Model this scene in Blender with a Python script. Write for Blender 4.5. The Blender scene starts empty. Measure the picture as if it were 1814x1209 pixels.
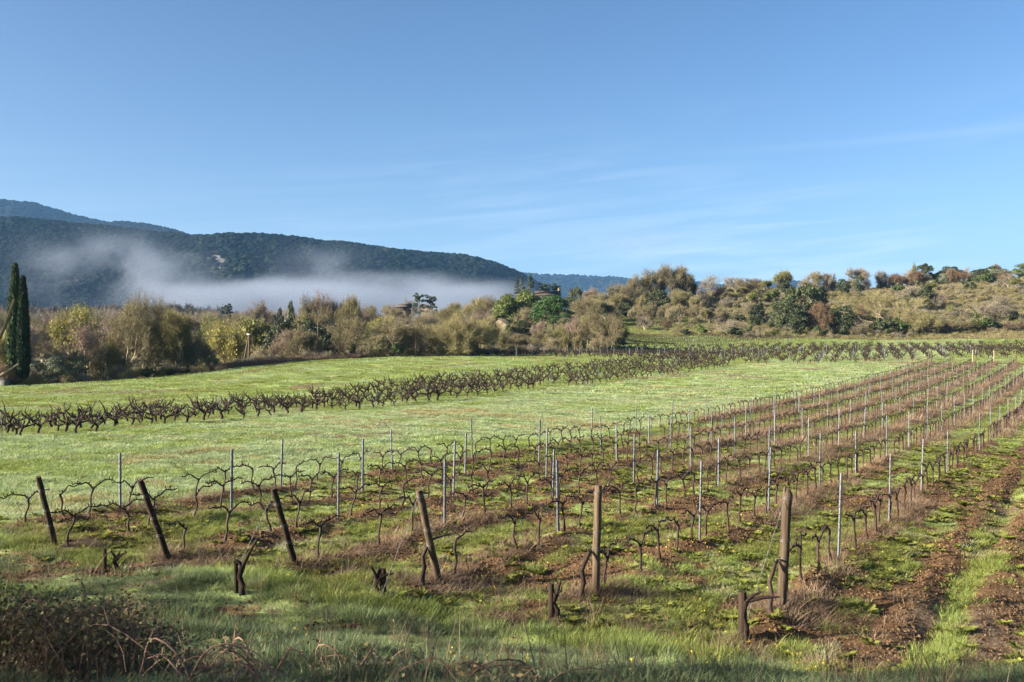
import bpy, bmesh, mathutils, math, random
import numpy as np

R = random.Random(7)
NR = np.random.default_rng(11)
F = 1763.7            # focal length in photo pixels (35 mm lens, 1814 px wide)
CZ = 4.0              # eye height above the vineyard floor
S = bpy.context.scene
COL = S.collection

# ------------------------------------------------------------------ camera
cam = bpy.data.cameras.new('camera')
cam.lens = 35.0; cam.sensor_width = 36.0; cam.clip_start = 0.2; cam.clip_end = 30000
cam.dof.use_dof = True; cam.dof.focus_distance = 26; cam.dof.aperture_fstop = 4.5
camo = bpy.data.objects.new('camera', cam); COL.objects.link(camo)
camo.location = (0, 0, CZ); camo.rotation_euler = (math.radians(90), 0, 0)
S.camera = camo

# ------------------------------------------------------------------ sun, sky, exposure
SUN_EL = math.radians(20.0)
SUN_AZ = math.radians(-108.0)           # clockwise from +Y: sun low on the left, a little behind the camera
sun = bpy.data.lights.new('sun', 'SUN'); sun.energy = 5.0; sun.angle = math.radians(0.55)
sun.color = (1.0, 0.90, 0.74)
suno = bpy.data.objects.new('sun', sun); COL.objects.link(suno)
suno.rotation_euler = (math.radians(90) - SUN_EL, 0, math.radians(180) - SUN_AZ)

w = bpy.data.worlds.new('World'); S.world = w; w.use_nodes = True
nt = w.node_tree; nt.nodes.clear()
def N(nt, t, **kw):
    n = nt.nodes.new(t)
    for k, v in kw.items(): setattr(n, k, v)
    return n
out = N(nt, 'ShaderNodeOutputWorld'); bg = N(nt, 'ShaderNodeBackground')
sky = N(nt, 'ShaderNodeTexSky', sky_type='NISHITA')
sky.sun_disc = False; sky.sun_elevation = SUN_EL; sky.sun_rotation = SUN_AZ % (2*math.pi)
sky.altitude = 150; sky.air_density = 0.75; sky.dust_density = 3.0; sky.ozone_density = 1.0
bg.inputs['Strength'].default_value = 0.05
hsv = N(nt, 'ShaderNodeHueSaturation'); hsv.inputs['Saturation'].default_value = 1.12
def vscale(nt, c, k):
    n = nt.nodes.new('ShaderNodeVectorMath'); n.operation = 'SCALE'; nt.links.new(c, n.inputs[0]); n.inputs['Scale'].default_value = k; return n.outputs[0]
gam = N(nt, 'ShaderNodeGamma'); gam.inputs['Gamma'].default_value = 1.3
nt.links.new(vscale(nt, sky.outputs[0], 0.255), gam.inputs['Color']); nt.links.new(gam.outputs[0], hsv.inputs['Color'])
graded = vscale(nt, hsv.outputs[0], 3.45)
# thin cirrus streaks: noise over the sky direction, stretched along the horizon
tc = N(nt, 'ShaderNodeTexCoord'); sep = N(nt, 'ShaderNodeSeparateXYZ'); nt.links.new(tc.outputs['Generated'], sep.inputs[0])
def M(nt, op, a, b=None, c=None, clamp=False):
    n = N(nt, 'ShaderNodeMath', operation=op); n.use_clamp = clamp
    for i, v in enumerate((a, b, c)):
        if v is None: continue
        if isinstance(v, (int, float)): n.inputs[i].default_value = v
        else: nt.links.new(v, n.inputs[i])
    return n.outputs[0]
zz = M(nt, 'MAXIMUM', sep.outputs['Z'], 0.02)
az = M(nt, 'ARCTAN2', sep.outputs['X'], sep.outputs['Y'])
el = M(nt, 'ARCSINE', sep.outputs['Z'])
elt = M(nt, 'SUBTRACT', el, M(nt, 'MULTIPLY', az, 0.075))     # streaks climb slightly to the right
cv = N(nt, 'ShaderNodeCombineXYZ')
nt.links.new(M(nt, 'MULTIPLY', az, 5.0), cv.inputs[0]); nt.links.new(M(nt, 'MULTIPLY', elt, 75.0), cv.inputs[1])
n1 = N(nt, 'ShaderNodeTexNoise'); n1.inputs['Scale'].default_value = 1.0; n1.inputs['Detail'].default_value = 5; n1.inputs['Roughness'].default_value = 0.55
n1.inputs['Distortion'].default_value = 0.5
nt.links.new(cv.outputs[0], n1.inputs['Vector'])
st = M(nt, 'MULTIPLY', M(nt, 'SUBTRACT', n1.outputs[0], 0.43, clamp=True), 5.0, clamp=True)
cv2 = N(nt, 'ShaderNodeCombineXYZ')
nt.links.new(M(nt, 'MULTIPLY', az, 3.0), cv2.inputs[0]); nt.links.new(M(nt, 'MULTIPLY', el, 9.0), cv2.inputs[1]); cv2.inputs[2].default_value = 3.3
n2 = N(nt, 'ShaderNodeTexNoise'); n2.inputs['Scale'].default_value = 1.0; n2.inputs['Detail'].default_value = 2
nt.links.new(cv2.outputs[0], n2.inputs['Vector'])
pat = M(nt, 'MULTIPLY', M(nt, 'SUBTRACT', n2.outputs[0], 0.38, clamp=True), 4.5, clamp=True)
low = N(nt, 'ShaderNodeMapRange'); low.interpolation_type = 'SMOOTHSTEP'
low.inputs['From Min'].default_value = 0.26; low.inputs['From Max'].default_value = 0.08
nt.links.new(el, low.inputs['Value'])
side = N(nt, 'ShaderNodeMapRange'); side.interpolation_type = 'SMOOTHSTEP'; side.inputs['From Min'].default_value = -0.25; side.inputs['From Max'].default_value = 0.25; side.inputs['To Min'].default_value = 0.25
nt.links.new(az, side.inputs['Value'])
cirr = M(nt, 'MULTIPLY', M(nt, 'MULTIPLY', M(nt, 'MULTIPLY', st, pat), low.outputs[0]), side.outputs[0])
# one long thin condensation trail on the right
tr_a = N(nt, 'ShaderNodeMapRange'); tr_a.interpolation_type = 'SMOOTHSTEP'; tr_a.inputs['From Min'].default_value = 0.05; tr_a.inputs['From Max'].default_value = 0.40; nt.links.new(az, tr_a.inputs['Value'])
dv = M(nt, 'DIVIDE', M(nt, 'SUBTRACT', el, M(nt, 'MULTIPLY_ADD', az, 0.022, 0.1795)), M(nt, 'MULTIPLY_ADD', n2.outputs[0], 0.006, 0.0012))
trail = M(nt, 'MULTIPLY', M(nt, 'POWER', 2.718, M(nt, 'MULTIPLY', M(nt, 'MULTIPLY', dv, dv), -1.0)), tr_a.outputs[0])
cirr = M(nt, 'ADD', cirr, M(nt, 'MULTIPLY', trail, 0.26))
mixc = N(nt, 'ShaderNodeMix', data_type='RGBA')
nt.links.new(M(nt, 'MULTIPLY', cirr, 0.40, clamp=True), mixc.inputs['Factor'])
nt.links.new(graded, mixc.inputs['A']); mixc.inputs['B'].default_value = (3.3, 3.8, 4.4, 1)
CLOUD = mixc
nt.links.new(mixc.outputs['Result'], bg.inputs['Color']); nt.links.new(bg.outputs[0], out.inputs['Surface'])

S.view_settings.view_transform = 'Standard'; S.view_settings.look = 'None'
S.view_settings.exposure = 2.2; S.view_settings.gamma = 1.0; S.view_settings.use_curve_mapping = False
S.render.engine = 'CYCLES'
S.cycles.use_denoising = True; S.cycles.denoiser = 'OPENIMAGEDENOISE'; S.cycles.denoising_input_passes = 'RGB_ALBEDO_NORMAL'
S.cycles.max_bounces = 6; S.cycles.diffuse_bounces = 3; S.cycles.transmission_bounces = 3; S.cycles.volume_bounces = 1
S.cycles.transparent_max_bounces = 8
S.cycles.sample_clamp_indirect = 4.0
S.cycles.use_adaptive_sampling = False; S.cycles.denoising_prefilter = 'NONE'

# ------------------------------------------------------------------ numpy noise
def _h(ix, iy, seed):
    n = (ix.astype(np.int64)*374761393 + iy.astype(np.int64)*668265263 + seed*1442695041) & 0xffffffff
    n = ((n ^ (n >> 13)) * 1274126177) & 0xffffffff
    n = ((n ^ (n >> 16)) * 2246822519) & 0xffffffff
    return ((n ^ (n >> 15)) & 0xffffff) / float(0xffffff)
def vn(x, y, seed=0):
    x = np.asarray(x, float); y = np.asarray(y, float)
    ix = np.floor(x); iy = np.floor(y); fx = x-ix; fy = y-iy
    fx = fx*fx*(3-2*fx); fy = fy*fy*(3-2*fy)
    a = _h(ix, iy, seed); b = _h(ix+1, iy, seed); c = _h(ix, iy+1, seed); d = _h(ix+1, iy+1, seed)
    return (a+(b-a)*fx) + ((c+(d-c)*fx) - (a+(b-a)*fx))*fy
def fbm(x, y, seed=0, o=3):
    s = 0; a = 1; t = 0
    for k in range(o):
        s = s + a*vn(np.asarray(x)*2**k + 17.3*k, np.asarray(y)*2**k - 9.1*k, seed+k); t += a; a *= 0.5
    return s/t
def sstep(a, b, x):
    t = np.clip((np.asarray(x, float)-a)/(b-a), 0, 1); return t*t*(3-2*t)

# ------------------------------------------------------------------ vineyard frame: q across the rows, t along them
CA, SA = 0.8625, 0.506
def qt(X, Y): return X*CA - Y*SA, X*SA + Y*CA
def xy(q, t): return q*CA + t*SA, -q*SA + t*CA
ROWQ = [-4.0 - 2.62*i for i in range(7)]
ROWT0 = [14.63, 13.81, 13.37, 12.86, 12.39, 11.96, 11.5]
T_FAR = 148.6

# ------------------------------------------------------------------ terrain height
def zc(py, d): return (604.5-py)*d/F
ctl = []
def c_(px, d, z): ctl.append((px, d, z))
for px in (-400, 0, 450, 907, 1360, 1814, 2200):
    c_(px, 2.0, -1.65); c_(px, 4.5, -1.85)
for px, a in ((-400, ((8.5,-2.74),(12.5,-3.55),(17,-3.95))), (0, ((8.2,-2.74),(12,-3.5),(16,-3.93))), (450, ((7.8,-2.65),(11,-3.4),(14.5,-3.93))),
              (907, ((7.3,-2.5),(10,-3.3),(13,-3.93))), (1360, ((7.1,-2.45),(9.6,-3.3),(12.3,-3.98))), (1814, ((7.0,-2.42),(9.5,-3.35),(12.2,-4.02))), (2200, ((7.0,-2.4),(9.5,-3.35),(12.2,-4.05)))):
    for d, z in a: c_(px, d, z)
for px, py, d in ((98,972,18.97),(523,1010,17.1),(1055,1058,15.26),(1383,1090,14.64),
                  (496,870,27.9),(838,816,36.5),(1049,785,45.1),(1247,748,58),(1407,712,75.3),(1506,688,92.3),(1650,644,138),(1801,645,134),
                  (1487,1000,18),(1633,885,26.6),(1708,822,35.2),(1814,735,63.7),(1814,890,25.8),(2200,800,40),(2200,690,90),(2200,640,140),
                  (0,778,43.5),(500,735,58.2),(900,695,80.5),(1250,655,121),(0,765,52.7),(500,722,70.9),(900,672,98.2),
                  (30,683,118),(200,675,122),(330,664,128),(440,650,135),(560,640,140),(700,634,146),(850,632,150),(1000,629,160),
                  (0,710,82),(400,690,95),(800,650,115),(-400,720,80),(-400,685,118),(-400,790,43),(-400,900,25),
                  (1240,647,130),(1300,646,132),(1500,644,137),(1100,628,160),(1500,626,165),(1814,624,165),(1300,600,228),(1600,600,225),(1814,599,215),(2200,597,215),
                  (1050,618,190),(1150,600,230),(1110,583,255),(1200,553,295),(980,585,205),
                  (1100,546,310),(1300,516,325),(1390,514,325),(1500,519,312),(1600,509,320),(1700,501,325),(1814,493,335),(2200,475,340)):
    c_(px, d, zc(py, d))
for px in (1250, 1400, 1600, 1814, 2200): c_(px, 430, 12); c_(px, 700, 4)
for px in (-400, 0, 200, 400): c_(px, 170, -5.6); c_(px, 250, -5.2); c_(px, 400, -1); c_(px, 700, 16)
for px in (560, 700): c_(px, 185, -3.6); c_(px, 240, -4.0); c_(px, 500, -6); c_(px, 700, -6)
c_(740, 330, 3.0); c_(850, 330, 2); c_(870, 230, 0.3); c_(930, 300, 8.3); c_(1000, 300, 9.0); c_(900, 500, -4); c_(1000, 500, 0); c_(900, 700, -5); c_(1050, 700, 0)
ctl = np.array(ctl, float)
TK = 1.6
def _sp(px, d):
    v = (px-907)/F; r = d*np.sqrt(1+v*v); return np.arctan(v)*TK, np.log(r)
cth, cs = _sp(ctl[:,0], ctl[:,1]); cz = ctl[:,2]
def _k(d2): return np.where(d2 > 1e-12, d2*np.log(np.maximum(d2, 1e-12)), 0.0)
n_ = len(cz)
A = np.zeros((n_+3, n_+3)); A[:n_,:n_] = _k((cth[:,None]-cth)**2 + (cs[:,None]-cs)**2) + np.eye(n_)*1e-4
A[:n_, n_:] = np.stack([np.ones(n_), cth, cs], 1); A[n_:, :n_] = A[:n_, n_:].T
_wt = np.linalg.solve(A, np.concatenate([cz, np.zeros(3)]))
def base_z(X, Y):
    X = np.asarray(X, float).ravel(); Y = np.asarray(Y, float).ravel()
    r = np.hypot(X, Y); th = np.arctan2(X, Y)
    th = np.clip(th, -0.66, 0.62)*TK
    s = np.log(np.clip(r, 2.0, 700.0)); o = np.empty_like(s)
    for i in range(0, len(s), 20000):
        a = th[i:i+20000]; b = s[i:i+20000]
        o[i:i+20000] = _k((a[:,None]-cth)**2 + (b[:,None]-cs)**2) @ _wt[:n_] + _wt[n_] + _wt[n_+1]*a + _wt[n_+2]*b
    o = np.where(r > 700, o*np.exp(-(r-700)/900.0), o)
    return o + CZ
def in_rows(q, t):
    return sstep(10.5, 14, t) * (1-sstep(149, 151, t)) * sstep(-21.2, -20.4, q) * (1-sstep(-2.9, -2.2, q))
def rowdist(q):
    k = (q - ROWQ[0]) / -2.62
    return np.abs(k - np.clip(np.round(k), 0, 6))*2.62
def relief(X, Y):
    X = np.asarray(X, float).ravel(); Y = np.asarray(Y, float).ravel()
    r = np.hypot(X, Y); q, t = qt(X, Y)
    fade = 1-sstep(140, 240, r)
    z = 0.18*(fbm(X*0.30, Y*0.45, 3)-0.5)*fade + 0.17*(fbm(X*1.1+0.6*Y, Y*0.8, 5)-0.5)*fade*sstep(6, 14, r)
    iv = in_rows(q, t)
    z = z + iv*(0.13*np.exp(-(rowdist(q)/0.38)**2)*(0.4+1.2*fbm(t*0.35, q*0.5, 9)))
    rt = sstep(-3.0, -2.4, q)*(1-sstep(7, 9, q))*sstep(12, 16, t)*(1-sstep(149, 152, t))      # tilled strip on the right
    z = z + rt*(0.10*np.exp(-((q+2.5)/0.25)**2) - 0.14*np.exp(-((q+1.9)/0.25)**2) + 0.05*np.sin(q*3.4+1.0))
    z = z + 0.07*(fbm(X*3.3, Y*3.3, 21)-0.5)*(1-sstep(25, 60, r))
    return z
def height(X, Y): return base_z(X, Y) + relief(X, Y)
def hz(x, y): return float(height([x], [y])[0])

# ground-cover masks used by the ground material and by the scattered plants
def soil_mask(X, Y):
    q, t = qt(X, Y)
    iv = in_rows(q, t)
    n = fbm(X*0.7, Y*0.7, 31); n2 = fbm(X*2.4, Y*2.4, 35)
    far = sstep(22, 60, np.hypot(X, Y))
    ln0 = fbm(q*2.1, t*0.20, 39)
    v = iv*np.clip(0.47 + 1.4*(ln0-0.5) + 0.45*np.exp(-(rowdist(q)/0.42)**2) + 1.5*(n-0.5) + 1.3*(n2-0.5) - 0.26*far, 0, 1)
    rt = sstep(-3.2, -2.6, q)*(1-sstep(3.5, 6.5, q+3*(n-0.5)))*sstep(10.5, 13, t)*(1-sstep(149, 152, t))
    st = 0.5+0.5*np.sin(q*4.3+0.6+1.6*(n-0.5)); ln_ = fbm(q*2.3, t*0.22, 37)
    v = np.maximum(v, rt*np.clip(0.58 + 0.6*np.exp(-((q+2.35)/0.45)**2) + 0.75*(st-0.5) + 1.3*(ln_-0.5) + 0.4*(n-0.5)+0.8*(n2-0.5), 0, 1))
    hd = sstep(7.8, 9.5, t)*(1-sstep(12.5, 14.5, t))*sstep(-24, -21, q)*(1-sstep(6, 9, q))       # trodden headland in front of the posts
    v = np.maximum(v, hd*np.clip(0.15 + 2.2*(n-0.5) + 1.1*(n2-0.5), 0, 1))
    return v
def dry_mask(X, Y):
    q, t = qt(X, Y); iv = in_rows(q, t)
    n = fbm(X*0.5, Y*0.5, 41); n3 = fbm(t*0.12, q*0.38, 43)
    v = iv*np.exp(-((rowdist(q)-0.05)/0.42)**2)*np.clip(0.02 + 2.0*(n3-0.45) + 0.85*sstep(32, 75, t), 0, 1)
    for k_ in range(6):
        px_, py_ = xy(ROWQ[k_], ROWT0[k_]); v = np.maximum(v, 1.1*np.exp(-(((X-px_-0.25)/0.75)**2 + ((Y-py_)/0.55)**2)))
    bk = (t < 12.5)*sstep(6, 7, np.hypot(X, Y))*(np.hypot(X, Y) < 24); v = np.maximum(v, bk*np.clip((fbm(X*0.9, Y*0.9, 49)-0.54)*6, 0, 0.75))
    mead = (1-iv)*np.clip((fbm(X*0.16, Y*0.16, 47)-0.60)*5, 0, 0.8)
    return np.maximum(v, mead)

# ------------------------------------------------------------------ mesh + object helpers
def tag(o, label=None, cat=None, group=None, kind=None):
    if label: o['label'] = label
    if cat: o['category'] = cat
    if group: o['group'] = group
    if kind: o['kind'] = kind
    return o
def mesh(name, V, Fa, mat=None, smooth=False):
    """V (n,3); Fa (m,k) array of one polygon size, or a list of such arrays"""
    me = bpy.data.meshes.new(name)
    V = np.asarray(V, np.float32)
    Fl = Fa if isinstance(Fa, list) else [Fa]
    Fl = [np.asarray(f, np.int32) for f in Fl if len(f)]
    nl = sum(f.size for f in Fl); npoly = sum(len(f) for f in Fl)
    me.vertices.add(len(V)); me.vertices.foreach_set('co', V.ravel())
    if npoly:
        me.loops.add(nl); me.polygons.add(npoly)
        me.loops.foreach_set('vertex_index', np.concatenate([f.ravel() for f in Fl]))
        st = []; o = 0
        for f in Fl:
            st.append(o + np.arange(len(f))*f.shape[1]); o += f.size
        me.polygons.foreach_set('loop_start', np.concatenate(st).astype(np.int32))
        if smooth: me.polygons.foreach_set('use_smooth', np.ones(npoly, bool))
    me.update(calc_edges=True)
    if mat: me.materials.append(mat)
    return me
def obj(name, me, parent=None, loc=None):
    o = bpy.data.objects.new(name, me); COL.objects.link(o)
    if parent: o.parent = parent
    if loc is not None: o.location = loc
    return o
def empty(name, loc, rz=0.0, scale=None):
    o = bpy.data.objects.new(name, None); COL.objects.link(o)
    o.empty_display_size = 0.2; o.location = loc; o.rotation_euler = (0, 0, rz)
    if scale is not None: o.scale = scale
    return o
class MB:
    def __init__(s): s.V = []; s.F = {}; s.n = 0
    def add(s, V, Fa):
        V = np.asarray(V, float); Fa = np.asarray(Fa)
        s.F.setdefault(Fa.shape[1], []).append(Fa + s.n); s.V.append(V); s.n += len(V)
    def tube(s, P, rad, n=6, cap=True, wob=0.0, rnd=None):
        P = np.asarray(P, float); m = len(P); rad = np.broadcast_to(np.asarray(rad, float), (m,)) if np.ndim(rad) == 0 else np.asarray(rad, float)
        T = np.gradient(P, axis=0); T /= np.maximum(np.linalg.norm(T, axis=1, keepdims=True), 1e-9)
        up = np.array([0, 0, 1.0]) if abs(T[0][2]) < 0.8 else np.array([1.0, 0, 0])
        a = np.arange(n)*2*math.pi/n; V = []
        u = np.cross(T[0], up); u /= np.linalg.norm(u)
        for i in range(m):
            u = u - T[i]*np.dot(u, T[i]); u /= max(np.linalg.norm(u), 1e-9); v = np.cross(T[i], u)
            rr = rad[i]*(1 + (wob*(np.array([rnd.random() for _ in range(n)])-0.5)*2 if wob else 0))*np.ones(n)
            V.append(P[i] + (np.cos(a)*rr)[:,None]*u + (np.sin(a)*rr)[:,None]*v)
        V = np.concatenate(V); F_ = []
        for i in range(m-1):
            for j in range(n):
                k = (j+1) % n; F_.append((i*n+j, i*n+k, (i+1)*n+k, (i+1)*n+j))
        s.add(V, F_)
        if cap:
            for base, rev in ((0, True), ((m-1)*n, False)):
                c = V[base:base+n].mean(0); t = [(n, (k+1) % n, k) if rev else (n, k, (k+1) % n) for k in range(n)]
                s.add(np.vstack([V[base:base+n], c]), t)
    def box(s, c, d, rz=0.0):
        x, y, z = np.array(d)/2.0
        V = np.array([(-x,-y,-z),(x,-y,-z),(x,y,-z),(-x,y,-z),(-x,-y,z),(x,-y,z),(x,y,z),(-x,y,z)])
        cr, sr = math.cos(rz), math.sin(rz); V = V @ np.array([[cr, sr, 0], [-sr, cr, 0], [0, 0, 1]]) + np.array(c)
        s.add(V, [(0,3,2,1),(4,5,6,7),(0,1,5,4),(1,2,6,5),(2,3,7,6),(3,0,4,7)])
    def mesh(s, name, mat, smooth=False):
        return mesh(name, np.concatenate(s.V), [np.concatenate(f) for f in s.F.values()], mat, smooth)

# ------------------------------------------------------------------ materials
def new_mat(name):
    m = bpy.data.materials.new(name); m.use_nodes = True; nt = m.node_tree; nt.nodes.clear()
    o = N(nt, 'ShaderNodeOutputMaterial'); return m, nt, o
def ramp(nt, fac, stops):
    r = N(nt, 'ShaderNodeValToRGB'); e = r.color_ramp.elements
    while len(e) < len(stops): e.new(0.5)
    for k, (p, c) in enumerate(stops): e[k].position = p; e[k].color = (*c, 1)
    nt.links.new(fac, r.inputs[0]); return r.outputs[0]
def noise(nt, vec, scale, detail=4, rough=0.55, dist=0.0):
    n = N(nt, 'ShaderNodeTexNoise'); n.inputs['Scale'].default_value = scale; n.inputs['Detail'].default_value = detail
    n.inputs['Roughness'].default_value = rough; n.inputs['Distortion'].default_value = dist
    if vec is not None: nt.links.new(vec, n.inputs['Vector'])
    return n.outputs[0]
def mixrgb(nt, f, a, b, blend='MIX'):
    n = N(nt, 'ShaderNodeMix', data_type='RGBA', blend_type=blend)
    for nm, v in (('Factor', f), ('A', a), ('B', b)):
        if isinstance(v, tuple): n.inputs[nm].default_value = (*v, 1) if len(v) == 3 else v
        elif isinstance(v, (int, float)): n.inputs[nm].default_value = v
        else: nt.links.new(v, n.inputs[nm])
    return n.outputs['Result']
def leaf_mat(name, stops, trans=0.3, rough=0.6, spec=0.2, tint=None, jitter=0.35, nscale=0.35):
    """foliage: colour from a per-instance tint (or random) with jitter; diffuse + translucent"""
    m, nt, o = new_mat(name)
    oi = N(nt, 'ShaderNodeObjectInfo'); geo = N(nt, 'ShaderNodeNewGeometry')
    if tint:
        at = N(nt, 'ShaderNodeAttribute', attribute_type='INSTANCER', attribute_name=tint); f = at.outputs['Fac']
        f = M(nt, 'ADD', f, M(nt, 'MULTIPLY', M(nt, 'SUBTRACT', oi.outputs['Random'], 0.5), 0.07), clamp=True)
    else:
        nz = noise(nt, geo.outputs['Position'], nscale, 3)
        f = M(nt, 'ADD', M(nt, 'MULTIPLY', nz, 0.9), M(nt, 'MULTIPLY', M(nt, 'SUBTRACT', oi.outputs['Random'], 0.5), 0.5), clamp=True)
    col = ramp(nt, f, stops)
    isl = geo.outputs['Random Per Island']
    v = M(nt, 'ADD', 1-jitter, M(nt, 'MULTIPLY', isl, 2*jitter))
    hs = N(nt, 'ShaderNodeHueSaturation'); nt.links.new(v, hs.inputs['Value']); nt.links.new(col, hs.inputs['Color'])
    b = N(nt, 'ShaderNodeBsdfPrincipled'); nt.links.new(hs.outputs[0], b.inputs['Base Color'])
    b.inputs['Roughness'].default_value = rough; b.inputs['Specular IOR Level'].default_value = spec
    if trans > 0:
        tr = N(nt, 'ShaderNodeBsdfTranslucent'); nt.links.new(hs.outputs[0], tr.inputs['Color'])
        mx = N(nt, 'ShaderNodeMixShader'); mx.inputs[0].default_value = trans
        nt.links.new(b.outputs[0], mx.inputs[1]); nt.links.new(tr.outputs[0], mx.inputs[2]); nt.links.new(mx.outputs[0], o.inputs['Surface'])
    else: nt.links.new(b.outputs[0], o.inputs['Surface'])
    return m
def solid_mat(name, stops, scale=8.0, rough=0.8, spec=0.25, bump=0.0, metal=0.0, stretch=None, rnd=0.0):
    m, nt, o = new_mat(name)
    tc = N(nt, 'ShaderNodeTexCoord'); vec = tc.outputs['Object']
    if stretch:
        mp = N(nt, 'ShaderNodeMapping'); mp.inputs['Scale'].default_value = stretch; nt.links.new(vec, mp.inputs['Vector']); vec = mp.outputs[0]
    nz = noise(nt, vec, scale, 5, 0.6)
    oi = N(nt, 'ShaderNodeObjectInfo')
    f = M(nt, 'ADD', nz, M(nt, 'MULTIPLY', M(nt, 'SUBTRACT', oi.outputs['Random'], 0.5), rnd), clamp=True) if rnd else nz
    b = N(nt, 'ShaderNodeBsdfPrincipled'); nt.links.new(ramp(nt, f, stops), b.inputs['Base Color'])
    b.inputs['Roughness'].default_value = rough; b.inputs['Specular IOR Level'].default_value = spec; b.inputs['Metallic'].default_value = metal
    if bump:
        bp = N(nt, 'ShaderNodeBump'); bp.inputs['Strength'].default_value = bump; bp.inputs['Distance'].default_value = 0.01
        nt.links.new(nz, bp.inputs['Height']); nt.links.new(bp.outputs[0], b.inputs['Normal'])
    nt.links.new(b.outputs[0], o.inputs['Surface'])
    return m

MAT = {}
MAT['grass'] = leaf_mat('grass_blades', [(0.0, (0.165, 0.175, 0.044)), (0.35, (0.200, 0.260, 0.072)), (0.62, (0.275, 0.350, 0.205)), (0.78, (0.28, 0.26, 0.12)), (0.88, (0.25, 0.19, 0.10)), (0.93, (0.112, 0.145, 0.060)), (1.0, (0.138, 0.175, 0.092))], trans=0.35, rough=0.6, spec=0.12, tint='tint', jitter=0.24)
MAT['dry'] = leaf_mat('dry_grass_stems', [(0.25, (0.12, 0.083, 0.056)), (0.75, (0.23, 0.168, 0.115))], trans=0.25, nscale=0.6)
MAT['slopegrass'] = leaf_mat('slope_grass_stems', [(0.25, (0.125, 0.128, 0.052)), (0.5, (0.195, 0.172, 0.085)), (0.75, (0.25, 0.198, 0.112))], trans=0.2, nscale=0.05)
MAT['weed'] = leaf_mat('weed_leaves', [(0.2, (0.10, 0.118, 0.022)), (0.8, (0.185, 0.195, 0.045))], trans=0.35, nscale=0.8)
MAT['litter'] = leaf_mat('dead_vine_leaves', [(0.25, (0.095, 0.056, 0.028)), (0.75, (0.235, 0.155, 0.075))], trans=0.15, nscale=2.0)
MAT['clod'] = solid_mat('soil_clods', [(0.3, (0.045, 0.027, 0.016)), (0.7, (0.125, 0.080, 0.043))], 30, 0.95, 0.1, 0.5, rnd=0.5)
MAT['flower'] = leaf_mat('yellow_petals', [(0.0, (0.62, 0.42, 0.02)), (1.0, (0.7, 0.5, 0.03))], trans=0.2)
MAT['vine'] = solid_mat('wet_vine_bark', [(0.3, (0.012, 0.007, 0.006)), (0.55, (0.026, 0.015, 0.011)), (0.8, (0.06, 0.037, 0.026))], 40, 0.75, 0.3, 0.8, stretch=(1, 1, 0.25), rnd=0.2)
MAT['bush'] = solid_mat('black_vine_bark', [(0.3, (0.010, 0.006, 0.005)), (0.55, (0.020, 0.012, 0.009)), (0.8, (0.05, 0.03, 0.02))], 30, 0.8, 0.25, 0.8, rnd=0.2)
MAT['post'] = solid_mat('weathered_post_wood', [(0.25, (0.022, 0.016, 0.011)), (0.5, (0.060, 0.043, 0.029)), (0.8, (0.13, 0.098, 0.066))], 22, 0.85, 0.2, 0.9, stretch=(1, 1, 0.06), rnd=0.25)
MAT['post_dark'] = solid_mat('damp_post_wood', [(0.25, (0.010, 0.007, 0.005)), (0.5, (0.022, 0.015, 0.010)), (0.8, (0.05, 0.034, 0.022))], 22, 0.85, 0.2, 0.9, stretch=(1, 1, 0.06), rnd=0.2)
MAT['post_pale'] = solid_mat('bleached_post_wood', [(0.25, (0.15, 0.12, 0.085)), (0.8, (0.28, 0.235, 0.18))], 22, 0.85, 0.2, 0.6, stretch=(1, 1, 0.06))
MAT['steel'] = solid_mat('galvanised_steel', [(0.3, (0.075, 0.086, 0.105)), (0.7, (0.16, 0.175, 0.20))], 18, 0.45, 0.5, 0.1, metal=0.35, rnd=0.3)
MAT['wire'] = solid_mat('fence_wire', [(0.3, (0.14, 0.14, 0.145)), (0.7, (0.24, 0.24, 0.24))], 20, 0.4, 0.5, metal=0.5)
MAT['bark'] = solid_mat('tree_bark', [(0.3, (0.13, 0.105, 0.075)), (0.55, (0.25, 0.21, 0.145)), (0.8, (0.40, 0.35, 0.25))], 6, 0.9, 0.1, 0.0, rnd=0.3)
MAT['bark_dark'] = solid_mat('dark_bark', [(0.3, (0.06, 0.042, 0.03)), (0.8, (0.14, 0.10, 0.07))], 6, 0.9, 0.1, rnd=0.3)
def tw(name, a, b, **k): MAT[name] = leaf_mat(name, [(0.25, a), (0.75, b)], trans=0.0, nscale=0.12, rough=0.85, spec=0.1, **k)
tw('twig_brown', (0.119, 0.103, 0.058), (0.189, 0.166, 0.099))
tw('twig_olive', (0.127, 0.115, 0.053), (0.198, 0.180, 0.090))
tw('twig_grey', (0.132, 0.117, 0.090), (0.210, 0.186, 0.144))
tw('twig_pink', (0.146, 0.114, 0.085), (0.212, 0.169, 0.129))
tw('twig_rust', (0.091, 0.060, 0.038), (0.135, 0.094, 0.058))
MAT['leaf_yellow'] = leaf_mat('young_yellow_leaves', [(0.2, (0.15, 0.145, 0.030)), (0.8, (0.26, 0.245, 0.050))], trans=0.35, nscale=0.2)
MAT['leaf_lime'] = leaf_mat('young_green_leaves', [(0.2, (0.085, 0.098, 0.026)), (0.8, (0.155, 0.165, 0.045))], trans=0.35, nscale=0.2)
MAT['leaf_pink'] = leaf_mat('pink_blossom', [(0.2, (0.20, 0.125, 0.11)), (0.8, (0.32, 0.215, 0.195))], trans=0.3, nscale=0.2)
MAT['leaf_holm'] = leaf_mat('holm_oak_leaves', [(0.2, (0.022, 0.030, 0.012)), (0.8, (0.055, 0.068, 0.028))], trans=0.12, nscale=0.25, rough=0.5)
MAT['leaf_pine'] = leaf_mat('pine_needles', [(0.2, (0.020, 0.052, 0.014)), (0.8, (0.050, 0.098, 0.028))], trans=0.12, nscale=0.25)
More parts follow.
